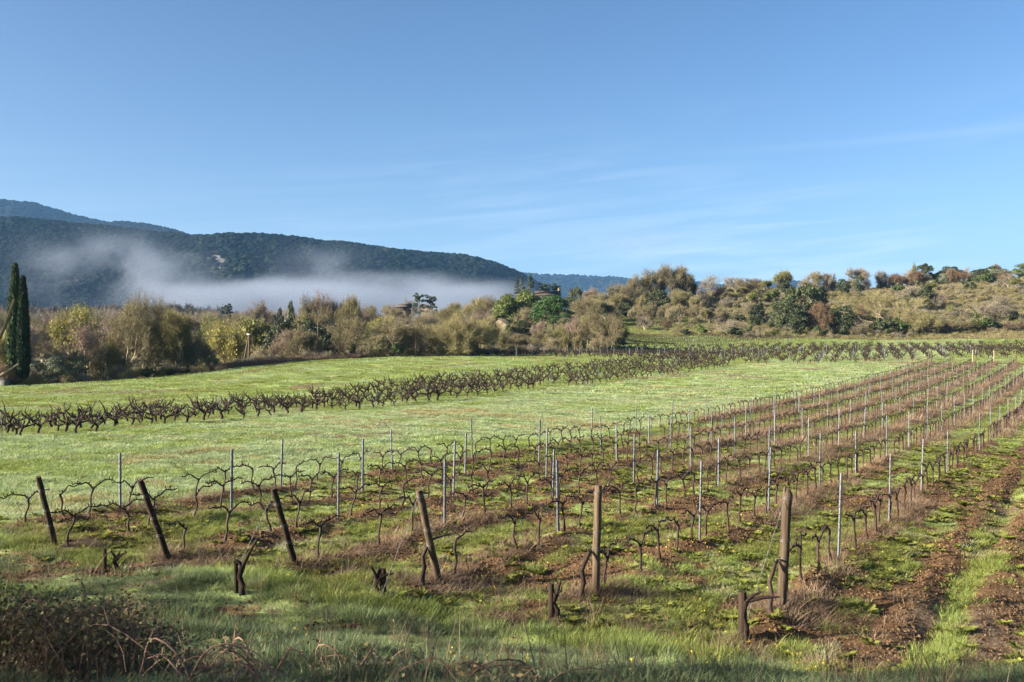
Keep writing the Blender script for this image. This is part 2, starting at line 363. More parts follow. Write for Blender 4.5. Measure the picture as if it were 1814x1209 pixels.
MAT['leaf_pine_light'] = leaf_mat('light_pine_needles', [(0.2, (0.055, 0.080, 0.020)), (0.8, (0.11, 0.135, 0.036))], trans=0.15, nscale=0.25)
MAT['leaf_cypress'] = leaf_mat('cypress_sprays', [(0.2, (0.010, 0.022, 0.008)), (0.8, (0.030, 0.052, 0.016))], trans=0.08, nscale=0.8)
MAT['leaf_olive'] = leaf_mat('olive_leaves', [(0.2, (0.08, 0.095, 0.06)), (0.8, (0.16, 0.18, 0.12))], trans=0.15, nscale=0.5, rough=0.5)
MAT['leaf_cedar'] = leaf_mat('cedar_needles', [(0.2, (0.020, 0.038, 0.026)), (0.8, (0.045, 0.070, 0.045))], trans=0.08, nscale=0.2)
MAT['leaf_ivy'] = leaf_mat('ivy_leaves', [(0.2, (0.028, 0.050, 0.012)), (0.8, (0.075, 0.105, 0.024))], trans=0.2, nscale=0.4)
MAT['scrub'] = leaf_mat('hill_scrub_leaves', [(0.2, (0.003, 0.006, 0.005)), (0.55, (0.006, 0.010, 0.007)), (0.85, (0.018, 0.023, 0.012))], trans=0.0, nscale=0.012, jitter=0.2, rough=1.0, spec=0.0)  # near-black leaf colour: the hillside's shade is put into it
MAT['wood_far'] = leaf_mat('distant_wood_twigs', [(0.2, (0.045, 0.042, 0.036)), (0.45, (0.075, 0.063, 0.052)), (0.65, (0.085, 0.074, 0.05)), (0.9, (0.085, 0.088, 0.045))], trans=0.0, nscale=0.02, jitter=0.3, rough=1.0, spec=0.0)
MAT['bramble_stem'] = solid_mat('bramble_canes', [(0.3, (0.10, 0.060, 0.045)), (0.7, (0.27, 0.165, 0.115))], 12, 0.7, 0.3, rnd=0.4)
MAT['bramble_leaf'] = leaf_mat('bramble_leaves', [(0.15, (0.080, 0.082, 0.034)), (0.45, (0.15, 0.125, 0.06)), (0.7, (0.27, 0.20, 0.10)), (0.95, (0.38, 0.28, 0.13))], trans=0.3, nscale=2.2, jitter=0.5)

# ground: attributes soil / dry / wild painted by the masks, broken up by noise
gm, nt, o = new_mat('field_ground')
geo = N(nt, 'ShaderNodeNewGeometry'); P = geo.outputs['Position']
def attr(nt, n): return N(nt, 'ShaderNodeAttribute', attribute_type='GEOMETRY', attribute_name=n).outputs['Fac']
fine = noise(nt, P, 5.0, 6, 0.65); mid = noise(nt, P, 0.9, 5, 0.6); big = noise(nt, P, 0.14, 3)
grn = ramp(nt, M(nt, 'ADD', M(nt, 'MULTIPLY', mid, 0.7), M(nt, 'MULTIPLY', fine, 0.3)), [(0.30, (0.110, 0.150, 0.035)), (0.5, (0.175, 0.225, 0.070)), (0.68, (0.24, 0.30, 0.140))])
soil = ramp(nt, M(nt, 'ADD', M(nt, 'MULTIPLY', fine, 0.65), M(nt, 'MULTIPLY', mid, 0.35)), [(0.32, (0.030, 0.018, 0.011)), (0.5, (0.086, 0.050, 0.025)), (0.66, (0.19, 0.115, 0.054))])
dryc = ramp(nt, fine, [(0.35, (0.085, 0.060, 0.040)), (0.65, (0.18, 0.132, 0.088))])
wild = ramp(nt, M(nt, 'ADD', M(nt, 'MULTIPLY', big, 0.6), M(nt, 'MULTIPLY', mid, 0.4)), [(0.35, (0.045, 0.042, 0.020)), (0.5, (0.085, 0.072, 0.036)), (0.60, (0.085, 0.105, 0.032)), (0.72, (0.105, 0.085, 0.045))])
def edge(nt, a, n, w=0.28):
    mr = N(nt, 'ShaderNodeMapRange'); mr.interpolation_type = 'SMOOTHSTEP'
    nt.links.new(M(nt, 'ADD', a, M(nt, 'MULTIPLY', M(nt, 'SUBTRACT', n, 0.5), 0.9)), mr.inputs['Value'])
    mr.inputs['From Min'].default_value = 0.5-w; mr.inputs['From Max'].default_value = 0.5+w
    return mr.outputs[0]
c1 = mixrgb(nt, edge(nt, attr(nt, 'soil'), fine), grn, soil)
c2 = mixrgb(nt, edge(nt, attr(nt, 'dry'), fine), c1, dryc)
c3 = mixrgb(nt, edge(nt, attr(nt, 'wild'), mid), c2, wild)
b = N(nt, 'ShaderNodeBsdfPrincipled'); nt.links.new(c3, b.inputs['Base Color']); b.inputs['Roughness'].default_value = 0.95; b.inputs['Specular IOR Level'].default_value = 0.1
bp = N(nt, 'ShaderNodeBump'); bp.inputs['Strength'].default_value = 0.9; bp.inputs['Distance'].default_value = 0.06
nt.links.new(M(nt, 'ADD', fine, M(nt, 'MULTIPLY', noise(nt, P, 22, 4), 0.5)), bp.inputs['Height']); nt.links.new(bp.outputs[0], b.inputs['Normal'])
nt.links.new(b.outputs[0], o.inputs['Surface']); MAT['ground'] = gm

hm, nt, o = new_mat('hill_ground')
geo = N(nt, 'ShaderNodeNewGeometry'); P = geo.outputs['Position']
c = ramp(nt, noise(nt, P, 0.02, 6, 0.65), [(0.35, (0.005, 0.008, 0.006)), (0.5, (0.009, 0.012, 0.008)), (0.65, (0.020, 0.022, 0.014))])  # slope ground also darkened in colour to stand for the shaded hillside
rock = ramp(nt, noise(nt, P, 0.08, 5, 0.7), [(0.3, (0.05, 0.049, 0.046)), (0.7, (0.16, 0.155, 0.145))])
c = mixrgb(nt, edge(nt, attr(nt, 'rock'), noise(nt, P, 0.05, 5, 0.7), 0.1), c, rock)
b = N(nt, 'ShaderNodeBsdfPrincipled'); nt.links.new(c, b.inputs['Base Color']); b.inputs['Roughness'].default_value = 1.0; b.inputs['Specular IOR Level'].default_value = 0.0
nt.links.new(b.outputs[0], o.inputs['Surface']); MAT['hill'] = hm

# ------------------------------------------------------------------ ground sheet (polar grid: fine near the vineyard, coarse to the horizon)
def field_edge(px):
    return np.interp(px, [-900,-400,30,200,330,440,560,700,850,1000,1085,1110,1150,1235,1262,1300,1600,1814,2400],
                     [120,119,117,120,126,133,140,147,152,168,228,232,236,238,236,227,222,213,208])
def wild_mask(X, Y):
    px = 907 + F*X/np.maximum(Y, 1e-3)
    wv = sstep(-1.5, 2.5, Y - field_edge(px))
    wv = np.where(Y < 2, 0.0, wv)
    return np.maximum(wv, (np.hypot(X, Y) > 900)*1.0)
th = np.concatenate([np.radians(np.arange(-180, -38, 4.0)), np.radians(np.arange(-38, 38, 0.27)), np.radians(np.arange(38, 180, 4.0))])
rr = np.concatenate([1.2*1.0085**np.arange(0, 790), np.geomspace(1000, 8800, 30)])
nr_, nth = len(rr), len(th)
TH, RR = np.meshgrid(th, rr); X = (RR*np.sin(TH)).ravel(); Y = (RR*np.cos(TH)).ravel()
Z = height(X, Y)
soilA = soil_mask(X, Y); dryA = dry_mask(X, Y); wildA = wild_mask(X, Y)
V = np.stack([X, Y, Z], 1); V = np.vstack([V, [0, 0, Z[:nth].mean()]])
i, j = np.meshgrid(np.arange(nr_-1), np.arange(nth), indexing='ij'); k = (j+1) % nth
quads = np.stack([i*nth+j, i*nth+k, (i+1)*nth+k, (i+1)*nth+j], -1).reshape(-1, 4)[:, ::-1]
jj = np.arange(nth); capf = np.stack([np.full(nth, nr_*nth), (jj+1) % nth, jj], 1)
me = mesh('ground', V, [quads, capf], MAT['ground'], True)
for nm, a in (('soil', soilA), ('dry', dryA), ('wild', wildA)):
    at = me.attributes.new(nm, 'FLOAT', 'POINT'); at.data.foreach_set('value', np.append(a, 0).astype(np.float32))
tag(obj('ground', me), 'vineyard floor and meadow sloping down from the road bank to the woods', kind='structure')

# ------------------------------------------------------------------ wooded hills behind the valley
def ridge(name, pts, D, foot, zfoot, seed, label, amp=16.0, rows=70, back=1.6, g1=0.3, g2=0.95, cols=None, rocks=(), z_end=0.0):
    """pts: crest line in photo pixels; D(px): crest distance; foot: distance where the slope starts"""
    p = np.array(pts, float); px = np.linspace(p[0,0], p[-1,0], cols or 240)
    yc = np.interp(px, p[:,0], p[:,1])
    Dc = np.interp(px, [q_[0] for q_ in D], [q_[1] for q_ in D]); v = (px-907)/F
    zc_ = (604.5-yc)*Dc/F + CZ
    s = np.concatenate([np.linspace(0, 1, int(rows*0.8)), np.linspace(1, back, rows-int(rows*0.8)+1)[1:]])
    def surf(vi, si, zci, Dci, raw=False):
        d = foot + (Dci-foot)*si
        g = 0.25*np.clip(si, 0, 1) + 0.75*sstep(g1, g2, np.clip(si, 0, 1))
        g = np.where(si > 1, 1 - 1.2*sstep(1, back+0.1, si), g)
        nz = fbm(vi*22+seed, si*3.0, seed)-0.5
        nz2 = fbm(vi*60+seed, si*9.0, seed+5)-0.5
        z = zfoot + (zci-zfoot)*g + amp*(1.6*nz+0.9*nz2)*np.sin(np.clip(si, 0, 1)*math.pi)
        return vi*d, d, z
    VV, SS = np.meshgrid(v, s, indexing='ij'); ZZ = np.repeat(zc_[:,None], len(s), 1); DD = np.repeat(Dc[:,None], len(s), 1)
    x, y, z = surf(VV, SS, ZZ, DD)
    n, m = x.shape; idx = np.arange(n*m).reshape(n, m)
    q_ = np.stack([idx[:-1,:-1], idx[1:,:-1], idx[1:,1:], idx[:-1,1:]], -1).reshape(-1, 4)
    # skirt down to the plain at both ends keeps the hill a closed slope
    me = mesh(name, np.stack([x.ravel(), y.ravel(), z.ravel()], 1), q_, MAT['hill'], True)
    rk = np.zeros(n*m)
    pxs = 907 + F*x.ravel()/y.ravel(); pys = 604.5 - F*(z.ravel()-CZ)/y.ravel()
    for (cx, cy, rx, ry, st_) in rocks:
        rk = np.maximum(rk, st_*np.exp(-((pxs-cx)/rx)**2-((pys-cy)/ry)**2))
    at = me.attributes.new('rock', 'FLOAT', 'POINT'); at.data.foreach_set('value', rk.astype(np.float32))
    tag(obj(name, me), label, kind='structure')
    def sample(N_, smax=1.02, srange=0.0):
        pv = NR.random(N_); ps = srange + (smax-srange)*NR.random(N_)**0.8
        vi = v[0] + (v[-1]-v[0])*pv
        zci = np.interp(vi, v, zc_); Dci = np.interp(vi, v, Dc)
        xx, yy, z2 = surf(vi, ps, zci, Dci)
        pxs = 907 + F*xx/yy; pys = 604.5 - F*(z2-CZ)/yy; rk = np.zeros(N_)
        for (cx, cy, rx, ry, st_) in rocks: rk = np.maximum(rk, st_*np.exp(-((pxs-cx)/rx)**2-((pys-cy)/ry)**2))
        keep = NR.random(N_) > rk*1.1
        return np.stack([xx, yy, z2], 1)[keep]
    return sample
h_main = ridge('wooded_hill', [(-900,380),(-200,384),(0,393),(60,396),(130,404),(230,412),(300,420),(340,424),(390,421),(440,420),(500,426),(560,433),(600,437),(650,442),(700,448),(760,453),(800,456),(840,462),(880,474),(915,487),(935,497),(955,512),(985,540),(1010,575)],
               [(-900,1750),(300,1750),(360,1600),(915,1900),(1010,1950)], 860, 2.0, 3, 'long dark wooded hill with pale rock faces behind the fog',
               rocks=((380,462,26,18,0.75),(385,480,10,20,0.8),(415,455,40,12,0.45),(60,430,50,12,0.4),(20,422,30,10,0.45),(730,492,16,16,0.5),(490,447,18,9,0.45),(120,470,30,6,0.3)))
h_back = ridge('wooded_hill', [(-900,330),(-250,350),(0,358),(60,364),(130,385),(200,401),(270,410),(340,426),(420,450),(600,520),(700,560)], [(-900,3400),(700,3400)], 2300, 40, 8,
               'higher blue wooded hill at the far left behind the dark one', rows=44)
h_back2 = ridge('wooded_hill', [(120,470),(185,400),(215,397),(260,401),(300,410),(345,423),(400,440),(520,500)], [(120,2900),(520,2900)], 2000, 40, 13,
                'blue wooded shoulder between the dark hill and the higher one', rows=40, cols=120)
h_far = ridge('wooded_hill', [(700,520),(820,500),(900,487),(930,486),(960,489),(1030,492),(1095,494),(1150,501),(1220,502),(1280,508),(1330,505),(1390,500),(1450,505),(1600,520),(1814,525),(2600,520)], [(700,4600),(2600,4600)], 3000, 10, 19,
              'low pale blue ridge far beyond the stone pine', amp=22, rows=44)

# ------------------------------------------------------------------ instanced ground cover and scrub (stuff)
def scatter(name, pts, protos, label, rz=None, scl=None, tint=None, tilt=0.12):
    pts = np.asarray(pts, np.float32); n = len(pts)
    me = bpy.data.meshes.new(name); me.vertices.add(n); me.vertices.foreach_set('co', pts.ravel())
    rot = np.zeros((n, 3), np.float32); rot[:,0] = (NR.random(n)-0.5)*2*tilt; rot[:,1] = (NR.random(n)-0.5)*2*tilt
    rot[:,2] = NR.random(n)*6.283 if rz is None else rz
    scl = np.ones((n, 3), np.float32) if scl is None else np.asarray(scl, np.float32)
    if scl.ndim == 1: scl = np.repeat(scl[:,None], 3, 1)
    for nm, ty, a in (('rot', 'FLOAT_VECTOR', rot), ('scl', 'FLOAT_VECTOR', scl)):
        me.attributes.new(nm, ty, 'POINT').data.foreach_set('vector', a.ravel().astype(np.float32))
    me.attributes.new('pick', 'INT', 'POINT').data.foreach_set('value', NR.integers(0, len(protos), n).astype(np.int32))
    me.attributes.new('tint', 'FLOAT', 'POINT').data.foreach_set('value', (np.zeros(n) if tint is None else tint).astype(np.float32))
    c = bpy.data.collections.new(name + '_source')
    for p in protos: c.objects.link(p)
    g = bpy.data.node_groups.new(name, 'GeometryNodeTree')
    g.interface.new_socket('Geometry', in_out='INPUT', socket_type='NodeSocketGeometry')
    g.interface.new_socket('Geometry', in_out='OUTPUT', socket_type='NodeSocketGeometry')
    gi = g.nodes.new('NodeGroupInput'); go = g.nodes.new('NodeGroupOutput'); ip = g.nodes.new('GeometryNodeInstanceOnPoints')
    ci = g.nodes.new('GeometryNodeCollectionInfo'); ci.inputs['Collection'].default_value = c
    ci.inputs['Separate Children'].default_value = True; ci.inputs['Reset Children'].default_value = True
    def na(nm, ty):
        a = g.nodes.new('GeometryNodeInputNamedAttribute'); a.data_type = ty; a.inputs['Name'].default_value = nm
        return [s for s in a.outputs if s.enabled][0]
    g.links.new(gi.outputs[0], ip.inputs['Points']); g.links.new(ci.outputs[0], ip.inputs['Instance'])
    ip.inputs['Pick Instance'].default_value = True
    g.links.new(na('pick', 'INT'), ip.inputs['Instance Index'])
    g.links.new(na('rot', 'FLOAT_VECTOR'), ip.inputs['Rotation']); g.links.new(na('scl', 'FLOAT_VECTOR'), ip.inputs['Scale'])
    g.links.new(ip.outputs[0], go.inputs[0])
    o = obj(name, me); md = o.modifiers.new('scatter', 'NODES'); md.node_group = g
    return tag(o, label, kind='stuff')
def proto(name, me): return bpy.data.objects.new(name, me)

def blades(n, rad, h, wd, mat, seed, bend=0.5, seg=2, upright=0.35):
    r = np.random.default_rng(seed)
    a = r.random(n)*6.283; d = np.sqrt(r.random(n))*rad
    bx, by = np.cos(a)*d, np.sin(a)*d
    L = h*(0.45+0.55*r.random(n))*(1-0.35*(d/rad)**2); la = a + r.normal(0, 0.9, n); ln = upright*(0.25+r.random(n))
    w_ = wd*(0.7+0.6*r.random(n)); px_, py_ = -np.sin(la+r.normal(0,.6,n)), np.cos(la+r.normal(0,.6,n))
    V = []; Fq = []; Ft = []; ns = 2*seg+1
    V = np.zeros((n, ns, 3))
    for s_ in range(seg+1):
        t = s_/seg; hx = L*ln*(t + bend*t*t)
        cx, cy, cz_ = bx+np.cos(la)*hx, by+np.sin(la)*hx, L*t*(1-0.25*bend*t)
        ww = w_*(1-t)**0.7*0.5
        if s_ < seg:
            V[:,2*s_] = np.stack([cx-px_*ww, cy-py_*ww, cz_], 1); V[:,2*s_+1] = np.stack([cx+px_*ww, cy+py_*ww, cz_], 1)
        else: V[:,2*seg] = np.stack([cx, cy, cz_], 1)
    b_ = np.arange(n)[:,None]*ns
    Fq = np.concatenate([b_ + np.array([[2*s_, 2*s_+1, 2*s_+3, 2*s_+2]]) for s_ in range(seg-1)]) if seg > 1 else np.zeros((0,4),int)
    Ft = b_ + np.array([[2*seg-2, 2*seg-1, 2*seg]])
    return mesh('grass_tuft', V.reshape(-1, 3), [Fq, Ft], mat)
def rosette(n, L, wd, mat, seed):
    r = np.random.default_rng(seed); V = np.zeros((n, 4, 3))
    a = np.arange(n)*2.4 + r.random(n)*0.6; l = L*(0.5+0.6*r.random(n)); up = 0.25+0.75*r.random(n)
    d = np.stack([np.cos(a), np.sin(a)], 1); p = np.stack([-np.sin(a), np.cos(a)], 1); w_ = wd*(0.6+0.8*r.random(n))
    V[:,0,:2] = d*0.01; V[:,1,:2] = d*(l*0.6)[:,None]+p*w_[:,None]/2; V[:,2,:2] = d*l[:,None]; V[:,3,:2] = d*(l*0.6)[:,None]-p*w_[:,None]/2
    V[:,1,2] = V[:,3,2] = l*up*0.55; V[:,2,2] = l*up*0.6
    b_ = np.arange(n)[:,None]*4
    return mesh('weed_rosette', V.reshape(-1, 3), np.concatenate([b_+np.array([[0,1,2]]), b_+np.array([[0,2,3]])]), mat)
def flakes(n, rad, sz, mat, seed):
    r = np.random.default_rng(seed); V = np.zeros((n, 4, 3)); a = r.random(n)*6.283; d = np.sqrt(r.random(n))*rad
    c = np.stack([np.cos(a)*d, np.sin(a)*d, 0.01+0.025*r.random(n)], 1); q_ = sz*(0.5+r.random(n))
    u = r.normal(size=(n,3)); u[:,2] *= 0.5; u /= np.linalg.norm(u,axis=1,keepdims=True); v = r.normal(size=(n,3)); v[:,2] *= 0.5
    v -= u*(u*v).sum(1,keepdims=True); v /= np.linalg.norm(v,axis=1,keepdims=True)
    for k_, (s1, s2) in enumerate(((-1,0),(0,-0.7),(1,0),(0,0.7))): V[:,k_] = c + u*(s1*q_)[:,None]*0.5 + v*(s2*q_)[:,None]*0.5
    b_ = np.arange(n)[:,None]*4
    return mesh('leaf_litter', V.reshape(-1,3), np.concatenate([b_+np.array([[0,1,2]]), b_+np.array([[0,2,3]])]), mat)
def clod(sz, seed):
    r = np.random.default_rng(seed); ph = (1+5**.5)/2
    V = np.array([(-1,ph,0),(1,ph,0),(-1,-ph,0),(1,-ph,0),(0,-1,ph),(0,1,ph),(0,-1,-ph),(0,1,-ph),(ph,0,-1),(ph,0,1),(-ph,0,-1),(-ph,0,1)],float)/1.9
    V *= 0.6+0.8*r.random((12,1)); V[:,2] *= 0.6; V *= sz
    Fc = [(0,11,5),(0,5,1),(0,1,7),(0,7,10),(0,10,11),(1,5,9),(5,11,4),(11,10,2),(10,7,6),(7,1,8),(3,9,4),(3,4,2),(3,2,6),(3,6,8),(3,8,9),(4,9,5),(2,4,11),(6,2,10),(8,6,7),(9,8,1)]
    return mesh('soil_clod', V, np.array(Fc), MAT['clod'])

def sample_fan(n, r0, r1, half=0.60):
    r = np.sqrt(r0*r0 + (r1*r1-r0*r0)*NR.random(n)); t = (NR.random(n)*2-1)*half
    return r*np.sin(t), r*np.cos(t)
def cover_masks(X, Y):
    q, t = qt(X, Y); so = soil_mask(X, Y); dr = dry_mask(X, Y); wi = wild_mask(X, Y); iv = in_rows(q, t)
    rt = sstep(-3.2, -2.6, q)*(1-sstep(3.5, 6.5, q))*sstep(10.5, 13, t)
    return q, t, so, dr, wi, iv, rt

# --- grass: near, middle and far
near_p = [proto('grass_tuft', blades(60, 0.15, 0.22, 0.0075, MAT['grass'], 100+k, 0.6, 3, 0.5)) for k in range(4)]
low_p = [proto('grass_tuft', blades(44, 0.15, 0.11, 0.009, MAT['grass'], 110+k, 0.5, 2, 0.6)) for k in range(4)]
mid_p = [proto('grass_tuft', blades(90, 0.32, 0.17, 0.016, MAT['grass'], 120+k, 0.6, 2, 0.5)) for k in range(4)]
far_p = [proto('grass_tuft', blades(110, 0.65, 0.17, 0.035, MAT['grass'], 130+k, 0.6, 1, 0.5)) for k in range(3)]
def grass_tint(X, Y, iv, q, t):
    r = np.hypot(X, Y)
    dew = fbm(X*0.35, Y*0.35, 61)
    tv = 0.18 + 0.9*(dew-0.42)
    mead = (1-iv)*sstep(-21, -20, -q*0-20.5)
    tv = np.where(iv > 0.5, 0.10 + 0.55*(dew-0.45), tv)                       # greener between the vine rows
    band = (q < -20.4) & (q > -40.5)
    tv = np.where(band, 0.56 + 0.60*(dew-0.5), tv)                            # dewy strip of meadow
    tv = np.where((q < -40.5), 0.34 + 0.5*(dew-0.5), tv)
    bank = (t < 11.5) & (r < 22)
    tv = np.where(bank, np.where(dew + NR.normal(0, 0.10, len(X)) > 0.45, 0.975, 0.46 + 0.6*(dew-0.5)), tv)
    tv = np.where((q > -3.2) & (q < 8) & ~bank, 0.20 + 0.3*(dew-0.5), tv)
    pale = fbm(X*0.9, Y*0.9, 67)
    tv = np.where((pale > 0.70) & ~bank, 0.76, tv)
    streak = fbm(q*0.55, t*0.07, 63); tv = tv + np.where((q < -20.4) & ~bank, 0.55*(streak-0.5), 0)
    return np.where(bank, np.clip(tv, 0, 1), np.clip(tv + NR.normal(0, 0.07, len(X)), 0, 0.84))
def grass_layer(n, r0, r1, protos, hs, ws, name, label, dens=None):
    X, Y = sample_fan(n, r0, r1); q, t, so, dr, wi, iv, rt = cover_masks(X, Y)
    clump = fbm(X*1.5, Y*1.5, 71)
    p = (1-wi)*(1-so)**np.where(rt > 0.5, 2.6, 1.9)*(1-0.75*dr)*np.where(iv > 0.5, 0.62, 1.0)*(0.35+1.1*clump)
    bk = (t < 11.5) & (np.hypot(X, Y) < 22)
    p = np.where(bk, p*(0.08+1.5*np.clip((fbm(X*1.3, Y*1.3, 75)-0.40)*3.2, 0, 1)), p)
    keep = NR.random(n) < p
    X, Y, q, t, iv, so = X[keep], Y[keep], q[keep], t[keep], iv[keep], so[keep]
    z = height(X, Y)-0.015
    v_ = fbm(X*0.55, Y*0.55, 73); g = hs*(0.45+1.15*v_)*np.where(iv > 0.5, 0.62, 1.0)
    tall = (t < 11.3) & (np.hypot(X, Y) < 24); g = np.where(tall, g*(0.30+1.0*np.clip((fbm(X*1.1, Y*1.1, 79)-0.40)*3.0, 0, 1.2)), g)
    s = np.stack([ws*(0.8+0.5*NR.random(len(X))), ws*(0.8+0.5*NR.random(len(X))), g*(0.8+0.4*NR.random(len(X)))], 1)
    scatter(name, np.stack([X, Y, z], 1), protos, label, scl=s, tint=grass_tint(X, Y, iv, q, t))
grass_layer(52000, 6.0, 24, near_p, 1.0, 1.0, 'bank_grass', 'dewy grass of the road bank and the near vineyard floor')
grass_layer(42000, 14, 40, low_p, 1.15, 1.5, 'short_grass', 'short green grass between the near vine rows')
grass_layer(60000, 36, 80, mid_p, 0.85, 1.25, 'meadow_grass', 'pale dewy meadow grass beside the trellised rows')
grass_layer(60000, 76, 240, far_p, 0.9, 1.5, 'far_meadow_grass', 'pale green grass of the far meadow')

# --- dry grass along the rows, tufts at the post feet
dry_p = [proto('dry_tuft', blades(70, 0.17, 0.30, 0.0045, MAT['dry'], 140+k, 0.4, 2, 0.8)) for k in range(4)]
dryf_p = [proto('dry_tuft', blades(90, 0.42, 0.30, 0.016, MAT['dry'], 150+k, 0.4, 1, 0.8)) for k in range(3)]
def dry_layer(n, r0, r1, protos, ws, hs, name, label):
    X, Y = sample_fan(n, r0, r1); dr = dry_mask(X, Y); wi = wild_mask(X, Y)
    keep = NR.random(n) < dr*(1-wi); X, Y = X[keep], Y[keep]; q, t = qt(X, Y)
    k = 0.5+0.9*NR.random(len(X)); iv = in_rows(q, t); k = k*np.where(iv > 0.5, 1.0, 0.4)
    scatter(name, np.stack([X, Y, height(X, Y)-0.02], 1), protos, label, scl=np.stack([ws*k, ws*k, hs*k], 1), tilt=0.3)
dry_layer(42000, 12, 46, dry_p, 1.25, 0.8, 'dry_grass', 'brown dry grass along the near vine rows')
dry_layer(130000, 44, 175, dryf_p, 1.1, 1.0, 'far_dry_grass', 'brown dry grass strips along the far vine rows')
# --- broad-leaved weeds, fallen leaves, clods, small yellow flowers
weed_p = [proto('weed_rosette', rosette(16, 0.11, 0.05, MAT['weed'], 160+k)) for k in range(3)]
X, Y = sample_fan(46000, 10, 46); q, t, so, dr, wi, iv, rt = cover_masks(X, Y)
keep = NR.random(len(X)) < (0.50*iv+0.25*rt)*(1-0.8*so)*np.clip((fbm(X*1.2, Y*1.2, 83)-0.42)*5, 0, 1)
X, Y = X[keep], Y[keep]; k = 0.6+1.2*NR.random(len(X))
scatter('weeds', np.stack([X, Y, height(X, Y)], 1), weed_p, 'bright green low weeds between the near vines', scl=k)
lit_p = [proto('leaf_litter', flakes(20, 0.30, 0.021, MAT['litter'], 170+k)) for k in range(4)]
X, Y = sample_fan(60000, 10, 60); so = soil_mask(X, Y)
keep = NR.random(len(X)) < 0.06+0.70*so*np.clip((fbm(X*1.1, Y*1.1, 89)-0.35)*3, 0, 1); q, t = qt(X, Y); keep &= (q > -21.5) & (t > 9.5)
X, Y = X[keep], Y[keep]
scatter('fallen_leaves', np.stack([X, Y, height(X, Y)+0.01], 1), lit_p, 'ochre fallen vine leaves on the brown soil', scl=0.6+0.5*NR.random(len(X)))
clod_p = [proto('soil_clod', clod(0.035, 180+k)) for k in range(4)]
X, Y = sample_fan(190000, 9, 42); so = soil_mask(X, Y)
keep = NR.random(len(X)) < so**1.3*1.0; X, Y = X[keep], Y[keep]
scatter('soil_clods', np.stack([X, Y, height(X, Y)+0.005], 1), clod_p, 'crumbly clods of brown soil', scl=0.22+0.85*NR.random(len(X))**3, tilt=1.0)
fl_p = [proto('flower_head', flakes(3, 0.010, 0.015, MAT['flower'], 190+k)) for k in range(2)]
X, Y = sample_fan(3000, 8, 30); keep = NR.random(len(X)) < np.clip((fbm(X*0.6, Y*0.6, 97)-0.45)*4, 0, 1); X, Y = X[keep], Y[keep]
stalk_p = [proto('dead_stalk', blades(5, 0.10, 0.55, 0.006, MAT['dry'], 198+k_, 0.2, 2, 0.35)) for k_ in range(3)]
X_, Y_ = sample_fan(2600, 6.5, 20); q_, t_ = qt(X_, Y_); keep_ = (t_ < 13) & (NR.random(len(X_)) < np.clip((fbm(X_*0.7, Y_*0.7, 121)-0.42)*4, 0, 1)); X_, Y_ = X_[keep_], Y_[keep_]
scatter('dead_stalks', np.stack([X_, Y_, height(X_, Y_)-0.02], 1), stalk_p, 'thin dead stalks standing in the grass of the bank', scl=0.6+0.7*NR.random(len(X_)), tilt=0.25)
scatter('yellow_flowers', np.stack([X, Y, height(X, Y)+0.05+0.10*NR.random(len(X))], 1), fl_p, 'tiny yellow flowers scattered in the grass', scl=0.7+0.6*NR.random(len(X)))
mw_p = [proto('meadow_weed', blades(70, 0.22, 0.24, 0.016, MAT['weed'], 205+k_, 0.6, 2, 0.7)) for k_ in range(3)]
X, Y = sample_fan(5200, 24, 125); q, t = qt(X, Y); keep = (q < -21.5) & (q > -40) & (NR.random(len(X)) < np.clip((fbm(q*0.5, t*0.10, 131)-0.40)*3.5, 0, 0.9)); X, Y = X[keep], Y[keep]; k = 0.5+0.8*NR.random(len(X))**2
scatter('meadow_weeds', np.stack([X, Y, height(X, Y)-0.02], 1), mw_p, 'darker weed clumps in the dewy meadow strip', scl=np.stack([k*1.4, k*1.4, k*0.9], 1))
# --- dark rough tussocks in the left meadow
tus_p = [proto('tussock', blades(120, 0.30, 0.34, 0.022, MAT['weed'], 195+k, 0.5, 2, 0.5)) for k in range(3)]
X, Y = sample_fan(2600, 58, 150); q, t = qt(X, Y); wi = wild_mask(X, Y)
keep = (q < -55) & (wi < 0.1) & (NR.random(len(X)) < np.clip((fbm(X*0.08, Y*0.08, 101)-0.35)*2.2, 0, 0.5)); X, Y = X[keep], Y[keep]; k = 0.4+1.1*NR.random(len(X))**2
scatter('tussocks', np.stack([X, Y, height(X, Y)-0.02], 1), tus_p, 'rough dark tussocks dotted over the far left meadow', scl=np.stack([k*1.3, k*1.3, k], 1))

# ------------------------------------------------------------------ tree prototypes (unit height; crown radius returned)
def unit(v): return v/np.maximum(np.linalg.norm(v, axis=-1, keepdims=True), 1e-9)
def ribbons(P0, P1, w0, r):
    n = len(P0); d = unit(P1-P0); s = unit(np.cross(d, unit(r.normal(size=(n,3)))))
    V = np.zeros((n, 4, 3)); w0 = np.broadcast_to(w0, (n,))[:,None]
    V[:,0] = P0-s*w0/2; V[:,1] = P0+s*w0/2; V[:,2] = P1+s*w0*0.2; V[:,3] = P1-s*w0*0.2
    return V
def quads_at(C, sz, r, nrm=None, flat=0.6):
    n = len(C); u = r.normal(size=(n,3))
    if nrm is not None: u = unit(nrm + flat*r.normal(size=(n,3))); a = unit(np.cross(u, r.normal(size=(n,3)))); b = np.cross(u, a)
    else: a = unit(u); b = unit(np.cross(a, r.normal(size=(n,3))))
    sz = np.broadcast_to(sz, (n,))[:,None]*(0.6+0.8*r.random((n,1)))
    V = np.zeros((n, 4, 3)); V[:,0] = C-a*sz*0.5; V[:,1] = C-b*sz*0.35; V[:,2] = C+a*sz*0.5; V[:,3] = C+b*sz*0.35
    return V
